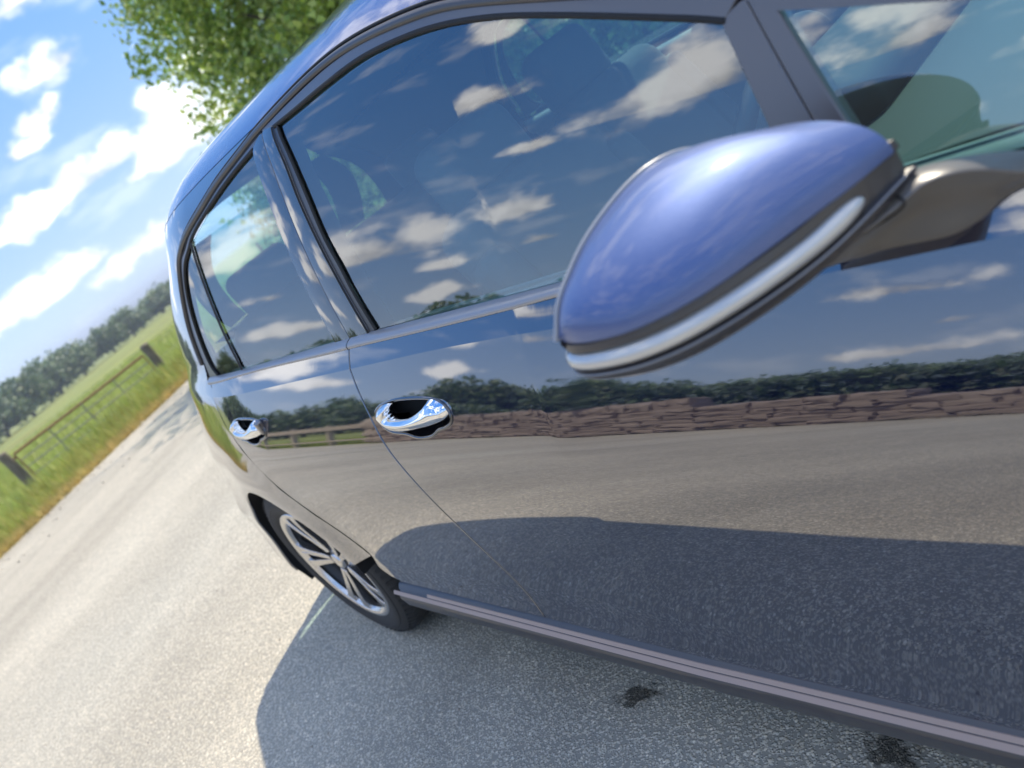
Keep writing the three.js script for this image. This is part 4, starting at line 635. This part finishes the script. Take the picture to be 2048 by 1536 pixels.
/* grass: blades along the verge and tufts in the near field */
{
  const blade = (h, b) => { const g = new THREE.BufferGeometry(), w = 0.006; g.setAttribute('position', new THREE.Float32BufferAttribute([-w, 0, 0, w, 0, 0, -w * 0.7, h * 0.55, b * 0.35, w * 0.7, h * 0.55, b * 0.35, 0, h, b], 3)); g.setAttribute('uv', new THREE.Float32BufferAttribute([0, 0, 1, 0, 0, 0.5, 1, 0.5, 0.5, 1], 2)); g.setIndex([0, 1, 2, 1, 3, 2, 2, 3, 4]); g.computeVertexNormals(); return g; };
  const R = rng(41), tuft = mergeGeometries(Array.from({ length: 9 }, () => { const g = blade(0.12 + 0.2 * R(), 0.03 + 0.12 * R()); g.rotateY(R() * 6.28); g.translate((R() - 0.5) * 0.10, 0, (R() - 0.5) * 0.10); return g; }));
  const mat = new THREE.MeshPhysicalMaterial({ color: 0xffffff, roughness: 0.75, side: THREE.DoubleSide, transmission: 0.3, thickness: 0 });
  const spots = [], ctr = (x, z) => lineS(x, z);
  const P = (x, z, s, dry) => spots.push([x, z, s, dry]);
  for (let k = 0; k < 26000; k++) { const x = -8 - 9 * R(), z = 2.8 - 9 * R(), s = ctr(x, z); if (s < 0.03 || s > 7 || (z > 2.3)) continue; P(x, z, s < 0.6 ? 0.5 + 0.6 * R() : 0.7 + 0.9 * R(), s < 0.9 ? 0.75 * R() : 0.35 * R()); }
  for (let k = 0; k < 16000; k++) { const x = -15 - 40 * R() ** 1.6, z = 3 - 32 * R(), s = ctr(x, z); if (s < 4) continue; P(x, z, 0.8 + 0.8 * R(), 0.4 * R()); }
  for (let k = 0; k < 9000; k++) { const t = R() * 16 - 4, s = -0.22 + 0.5 * R() ** 1.4, x = -8.3 - 0.496 * t - 0.868 * s, z = 1.41 - 0.868 * t + 0.496 * s; if (z < 2.6) P(x, z, 0.18 + 0.45 * R(), 0.75 + 0.5 * R()); }
  for (let k = 0; k < 9000; k++) { const x = -26 + 34 * R(), z = 7.3 + 4 * R() ** 2; P(x, z, 0.6 + 0.6 * R(), 0.4 * R()); }
  for (let k = 0; k < 12000; k++) { const x = -8 + 20 * R(), z = -3.6 - 4.5 * R(); P(x, z, 0.35 + 0.4 * R(), 0.3 * R()); }
  const im = new THREE.InstancedMesh(tuft, mat, spots.length), M = new THREE.Matrix4(), q = new THREE.Quaternion(), C = new THREE.Color();
  spots.forEach(([x, z, s, dry], i) => { q.setFromAxisAngle(V(0, 1, 0), R() * 6.28); M.compose(V(x, groundH(x, z) - 0.01, z), q, V(s, s, s)); im.setMatrixAt(i, M); const k = 0.7 + 0.6 * R(); C.setRGB(lerp(0.36, 0.58, dry) * k, lerp(0.46, 0.46, dry) * k, lerp(0.08, 0.15, dry) * k); im.setColorAt(i, C); });
  im.name = 'grass'; im.castShadow = im.receiveShadow = true; scene.add(im); tag(im, 'long green and straw coloured grass on the verge and in the field', 'grass', null, 'stuff');
}

/* trees */
function clumpGeo(seed, n, size, spread) {
  const R = rng(seed), L = [];
  for (let i = 0; i < n; i++) {
    const w = size * (0.35 + 0.2 * R()), h = size * (0.8 + 0.5 * R()), g = new THREE.BufferGeometry(), f = 0.18 * size;
    g.setAttribute('position', new THREE.Float32BufferAttribute([0, 0, 0, w, h * 0.4, f, 0, h * 0.5, 0, -w, h * 0.4, f, 0, h, -f], 3)); g.setAttribute('uv', new THREE.Float32BufferAttribute([0.5, 0, 1, 0.4, 0.5, 0.5, 0, 0.4, 0.5, 1], 2)); g.setIndex([0, 1, 2, 0, 2, 3, 1, 4, 2, 2, 4, 3]); g.computeVertexNormals();
    g.rotateX(R() * 2.4 - 0.4); g.rotateY(R() * 6.28); g.rotateZ((R() - 0.5) * 1.2); g.translate((R() - 0.5) * spread, (R() - 0.5) * spread, (R() - 0.5) * spread); L.push(g);
  }
  return mergeGeometries(L);
}
const leafMat = new THREE.MeshPhysicalMaterial({ color: 0xffffff, roughness: 0.5, transmission: 0.55, thickness: 0, side: THREE.DoubleSide });
function trunkGeo(h, r, R, limbs, lean = 0) {
  const out = [], taper = (P, r0, r1) => { const c = new THREE.CatmullRomCurve3(P), n = 14; return grid(10, n, (u, v) => { const p = c.getPoint(v), t = c.getTangent(v), a = V(1, 0.1, 0).cross(t).normalize(), b = t.clone().cross(a), k = lerp(r0, r1, v), w = u * Math.PI * 2; return { p: p.addScaledVector(a, Math.cos(w) * k).addScaledVector(b, Math.sin(w) * k) }; }, true); };
  out.push(taper([V(0, -0.3, 0), V(0.02 * h, h * 0.3, 0), V(lean, h * 0.6, 0.03 * h), V(lean * 1.3, h * 0.9, 0)], r * 1.25, r * 0.25));
  for (let i = 0; i < limbs; i++) { const y = h * (0.25 + 0.5 * R()), a = R() * 6.28, l = h * (0.2 + 0.22 * R()); out.push(taper([V(lean * y / h, y, 0), V(Math.cos(a) * l * 0.5, y + l * 0.35, Math.sin(a) * l * 0.5), V(Math.cos(a) * l, y + l * 0.75, Math.sin(a) * l)], r * 0.4, r * 0.08)); }
  return mergeGeometries(out);
}
function crownMesh(geo, lobes, count, seed, cols, shell = 0.55) {
  const R = rng(seed), im = new THREE.InstancedMesh(geo, leafMat, count), M = new THREE.Matrix4(), q = new THREE.Quaternion(), e = new THREE.Euler(), C = new THREE.Color();
  const W = lobes.map((l) => l[3] * l[4] * l[5]), sum = W.reduce((a, b) => a + b, 0);
  for (let i = 0; i < count; i++) {
    let k = R() * sum, j = 0; while (k > W[j] && j < W.length - 1) { k -= W[j]; j++; }
    const l = lobes[j], th = Math.acos(2 * R() - 1), ph = R() * 6.283; let r = lerp(shell, 1, R() ** 0.5);
    const dx = Math.sin(th) * Math.cos(ph), dy = Math.cos(th), dz = Math.sin(th) * Math.sin(ph); r *= 1 + 0.35 * n3(dx * 2.2 + seed + j * 3, dy * 2.2, dz * 2.2);
    const p = V(l[0] + dx * r * l[3], l[1] + dy * r * l[4], l[2] + dz * r * l[5]);
    if (n3(p.x * 1.1 + seed, p.y * 1.1, p.z * 1.1) > 0.42) { p.x = l[0] + dx * 0.5 * l[3]; p.y = l[1] + dy * 0.5 * l[4]; p.z = l[2] + dz * 0.5 * l[5]; }
    e.set((R() - 0.5) * 1.4, R() * 6.283, (R() - 0.5) * 1.4); q.setFromEuler(e); const s = 0.7 + 0.6 * R(); M.compose(p, q, V(s, s, s)); im.setMatrixAt(i, M);
    const a = cols[Math.floor(R() * cols.length)], v = 0.75 + 0.5 * R(); C.setRGB(a[0] * v, a[1] * v, a[2] * v); im.setColorAt(i, C);
  }
  im.name = 'crown'; im.castShadow = im.receiveShadow = true; im.userData.kind = 'stuff'; return im;
}
const bark = std(0.10, 0.08, 0.06, 0.95);
{
  // broad leafy tree behind the car
  const t = thing('broadleaf_tree', 'large bright green broadleaf tree with a low spreading crown behind the car', 'tree', [-8.05, -0.05, -6.95]);
  obj('trunk', trunkGeo(7, 0.24, rng(51), 9), bark, t);
  const g = clumpGeo(52, 7, 0.10, 0.30);
  const lobes = [[0.3, 4.5, -0.3, 3.0, 2.5, 3.0], [-1.2, 1.85, 1.6, 1.4, 1.25, 1.4], [1.6, 1.55, 1.6, 1.8, 1.4, 1.7], [-1.7, 1.55, 0.4, 1.4, 1.3, 1.5], [0.2, 1.35, 2.2, 1.5, 1.2, 1.3], [1.9, 1.35, -0.6, 1.7, 1.3, 1.7], [-0.6, 6.1, 0.0, 1.9, 1.6, 1.9], [-1.7, 3.8, 1.0, 1.5, 1.4, 1.4], [2.5, 3.9, 0.8, 1.6, 1.5, 1.6], [-0.5, 0.65, 2.2, 1.0, 0.8, 0.9], [0.9, 0.45, 2.5, 1.1, 0.8, 1.0], [-1.0, 1.0, 1.9, 0.9, 0.8, 0.9], [-0.1, 0.8, 2.6, 0.9, 0.7, 0.8]];
  t.add(crownMesh(g, lobes, 16000, 53, [[0.40, 0.52, 0.07], [0.52, 0.62, 0.10], [0.24, 0.36, 0.05], [0.64, 0.70, 0.20]]));
}
{
  // low hedge of shrubs on the lawn beyond the car
  const g = clumpGeo(62, 7, 0.085, 0.26), cols = [[0.14, 0.25, 0.05], [0.20, 0.32, 0.07], [0.28, 0.38, 0.10]];
  const proto = crownMesh(g, [[0, 0.75, 0, 0.95, 0.85, 0.8], [0.5, 0.5, 0.4, 0.7, 0.6, 0.6], [-0.5, 0.6, 0.3, 0.7, 0.65, 0.6]], 1700, 63, cols);
  const where = ['behind the boot end of the car', 'behind the rear doors of the car', 'behind the middle of the car', 'behind the front seats', 'behind the dashboard end of the car'];
  [[-5.4, -5.6], [-3.6, -5.9], [-1.9, -5.5], [-0.1, -5.9], [1.7, -5.6]].forEach(([x, z], i) => {
    const s = thing('shrub', 'rounded dark green shrub on the lawn ' + where[i], 'shrub', [x, 0, z], i * 1.7, 'shrubs in a row on the lawn');
    const c = i ? proto.clone() : proto; c.name = 'foliage'; s.add(c); obj('stem', trunkGeo(1.1, 0.05, rng(64 + i), 4), bark, s); s.scale.setScalar(0.9 + 0.25 * ((i * 7) % 3) / 2);
  });
}
{
  // far hedgerow trees below the field and beyond the wall: three kinds, cloned
  const cols = [[0.12, 0.20, 0.08], [0.17, 0.26, 0.09], [0.22, 0.30, 0.11]];
  const kinds = [0, 1, 2].map((k) => {
    const R = rng(70 + k), g = clumpGeo(80 + k, 6, 0.42, 0.9), lobes = [[0, 3.1, 0, 2.6, 2.3, 2.6]]; for (let i = 0; i < 6; i++) { const a = i * 1.05 + R(); lobes.push([Math.cos(a) * 1.7, 2.0 + 2.2 * R(), Math.sin(a) * 1.7, 1.4 + 0.5 * R(), 1.2 + 0.5 * R(), 1.4 + 0.5 * R()]); }
    return { crown: crownMesh(g, lobes, 900, 90 + k, cols), trunk: trunkGeo(4.2, 0.18, R, 5) };
  });
  const seen = new Set();
  function farTree(x, z, s, sy, k, label, group, turn) {
    const t = thing('hedgerow_tree', label, 'tree', [x, groundH(x, z) - 0.15, z], turn, group), K = kinds[k];
    const c = seen.has(k) ? K.crown.clone() : K.crown; seen.add(k); t.add(c); obj('trunk', K.trunk, bark, t); t.scale.set(s, sy, s);
  }
  const R = rng(101);
  const polar = (az, d) => { const a = az * Math.PI / 180; return [2.44 - d * Math.cos(a), 1.47 + d * Math.sin(a)]; };
  const fieldNames = ['widest', 'tall domed', 'low', 'ragged', 'round'];
  const nth = ['first', 'second', 'third', 'fourth', 'fifth', 'sixth', 'seventh', 'eighth', 'ninth'];
  for (let i = 3; i < 12; i++) {
    const az = -(-2.5 + i * 1.85 + 0.5 * R()), d = 112 + i * 8 + 6 * R(), [x, z] = polar(az, d), want = [7.2, 6.0, 6.6, 7.4, 5.6, 6.4, 7.2, 6.0, 5.2, 5.8, 5.0, 4.6, 4.4][i];
    farTree(x, z, 1.35 + 0.45 * R(), want / 5.4, i % 3, 'hazy green tree beyond the field gate, ' + nth[i - 3] + ' of the far hedgerow from the left edge', 'trees of the far hedgerow below the field', R() * 6.28);
  }
  for (let i = 0; i < 34; i++) {
    const az = (100 + i * 2.05 + 1.2 * R()) * Math.PI / 180, d = 46 + 14 * R() + (i > 24 ? 14 : 0) + (i < 8 ? 8 : 0), x = 1.5 + d * Math.cos(az), z = 0.9 + d * Math.sin(az);
    farTree(x, z, 0.85 + 0.4 * R(), (i < 15 ? 0.34 + 0.14 * R() : 0.46 + 0.28 * R()) * (i % 5 === 2 && i > 14 ? 1.25 : 1) * (i > 24 ? 1.2 : 1), (i * 2) % 3, 'dark green tree in the hedge line beyond the stone wall, mirrored in the doors', 'trees of the hedge line beyond the stone wall', R() * 6.28);
  }
  void fieldNames;
}

/* dry stone wall along the far side of the parking area, mirrored in the doors */
{
  const R = rng(111), t = thing('stone_wall', 'low brown dry stone wall along the asphalt, mirrored in the car doors', 'wall', [0, 0, 0]);
  const mats = [[0.275, 0.22, 0.18], [0.29, 0.232, 0.192], [0.26, 0.207, 0.172], [0.305, 0.247, 0.204]].map((c) => std(...c, 0.95));
  const geos = Array.from({ length: 6 }, (_, k) => { const g = mergeVertices(new THREE.IcosahedronGeometry(0.5, 2)); const p = g.attributes.position; for (let i = 0; i < p.count; i++) { const v = V().fromBufferAttribute(p, i), m = Math.max(Math.abs(v.x), Math.abs(v.y), Math.abs(v.z)); v.multiplyScalar(lerp(1, 0.5 / m, 0.93)); const q = 1 + 0.14 * n3(v.x * 2 + k * 7, v.y * 2, v.z * 2); p.setXYZ(i, v.x * q, v.y * q, v.z * q); } return toCreasedNormals(g, 0.5); });
  const csh = new THREE.Shape([V2(-10.7, 0), V2(13.7, 0), V2(13.7, 0.5), V2(0.5, 0.5), V2(-7, 0.78), V2(-10.7, 0.78)]), core = new THREE.ExtrudeGeometry(csh, { depth: 0.3, bevelEnabled: false }); core.translate(0, 0, 6.865); obj('wall_core', core, std(0.25, 0.20, 0.165, 1), t);
  let n = 0; const rest = [];
  for (let row = 0; row < 6; row++) {
    let x = -10.8 + R() * 0.2; const h = row === 5 ? 0.20 : 0.152;
    while (x < 13.6) {
      const w = row === 5 ? 0.14 + 0.22 * R() : 0.24 + 0.46 * R(), y = row * 0.145 + h / 2, sc = [w * 1.02, h * (0.96 + 0.1 * R()), 0.36 + 0.08 * R()];
      const keep = y < lerp(0.98, 0.60, sstep(-7, 0.5, x)) + 0.05 * n2(x * 0.9, 4);
      if (keep && x > -9.8 && x < 3.4 && n < 298 && true) { const m = obj('stone', geos[Math.floor(R() * 6)], mats[Math.floor(R() * 4)], t); m.position.set(x + w / 2, y, 6.98 + 0.05 * R()); m.scale.set(...sc); m.rotation.set((R() - 0.5) * 0.12, (R() - 0.5) * 0.2, row === 5 ? (R() - 0.5) * 0.5 : (R() - 0.5) * 0.1); n++; }
      else if (keep) { const g = geos[Math.floor(R() * 6)].clone(); g.scale(...sc); g.rotateZ((R() - 0.5) * 0.12); g.translate(x + w / 2, y, 6.98 + 0.05 * R()); rest.push(g); }
      x += w + 0.012;
    }
  }
  const r = obj('stone', rest, mats[1], t); r.userData.kind = 'stuff';
}
/* clipped hedge behind the wall */
{
  const g = clumpGeo(142, 6, 0.16, 0.34), lobes = Array.from({ length: 7 }, (_, i) => [i * 0.62 - 1.86, 0.42 + 0.08 * ((i * 5) % 3), 0, 0.62, 0.42 + 0.10 * ((i * 7) % 4) / 3, 0.45]);
  const proto = crownMesh(g, lobes, 1500, 143, [[0.06, 0.11, 0.03], [0.09, 0.15, 0.04], [0.05, 0.09, 0.03]], 0.6);
  for (let i = 0; i < 6; i++) { const x = -8.2 + i * 3.7, t = thing('hedge', 'low dark hedge bush standing right behind the stone wall', 'hedge', [x, 0, 9.3 + 0.3 * (i % 2)], i % 2 ? Math.PI : 0, 'hedge bushes behind the stone wall'); const c = i ? proto.clone() : proto; c.name = 'foliage'; t.add(c); obj('stem', trunkGeo(0.7, 0.04, rng(150 + i), 4), bark, t); t.scale.setScalar(i < 3 ? 0.85 : 0.6); }
}
/* post and rail fence carrying on from the wall */
{
  const t = thing('rail_fence', 'pale wooden post and rail fence carrying on from the stone wall', 'fence', [0, 0, 0]);
  for (let k = 0; k < 8; k++) { const x = -11.4 - k * 1.9; obj('post', rbox(0.13, 1.15, 0.13, 0.02, x, 0.45, 7.1), palewood, t); if (k) { obj('rail', rbox(1.9, 0.15, 0.06, 0.015, x + 0.95, 0.90, 7.02), palewood, t); obj('rail', rbox(1.9, 0.10, 0.05, 0.015, x + 0.95, 0.28, 7.02), palewood, t); } }
  const R = rng(131), p = thing('stone_pier', 'rough pale stone heap ending the wall beside the rail fence', 'pier', [-10.95, 0, 7.0]);
  for (let k = 0; k < 5; k++) { const g = mergeVertices(new THREE.IcosahedronGeometry(0.5, 2)); const q = g.attributes.position; for (let i = 0; i < q.count; i++) { const v = V().fromBufferAttribute(q, i), w = 1 + 0.25 * n3(v.x * 2 + k * 5, v.y * 2, v.z * 2); q.setXYZ(i, v.x * w, v.y * w, v.z * w); } g.computeVertexNormals(); const m = obj('stone', g, std(0.34, 0.28, 0.22, 0.95), p); m.position.set(0.1 * R() - 0.3 + (k % 2) * 0.55, 0.2 + Math.floor(k / 2) * 0.34, 0.1 * R()); m.scale.set(0.62, 0.5, 0.5); }
}
/* barn far beyond the fence, mirrored in the rear door */
{
  const t = thing('farm_building', 'distant grey roofed farm building among the trees beyond the rail fence', 'building', [-88, groundH(-88, 41) - 0.2, 41], 0.35);
  obj('wall', rbox(9, 2.2, 5, 0.05, 0, 1.1, 0), std(0.30, 0.27, 0.24, 0.9), t);
  const sh = new THREE.Shape(); sh.moveTo(-2.8, 0); sh.lineTo(0, 1.35); sh.lineTo(2.8, 0); const g = new THREE.ExtrudeGeometry(sh, { depth: 9.4, bevelEnabled: false }); g.translate(0, 2.1, -4.7); g.rotateY(Math.PI / 2);
  obj('roof', g, std(0.28, 0.25, 0.27, 0.7), t);
  for (const x of [-2.6, 0, 2.6]) obj('window', rbox(0.9, 0.8, 0.06, 0.02, x, 1.2, -2.52), std(0.02, 0.025, 0.03, 0.2), t);
}

void farFront; void grey; void flakeN;
renderer.render(scene, camera);
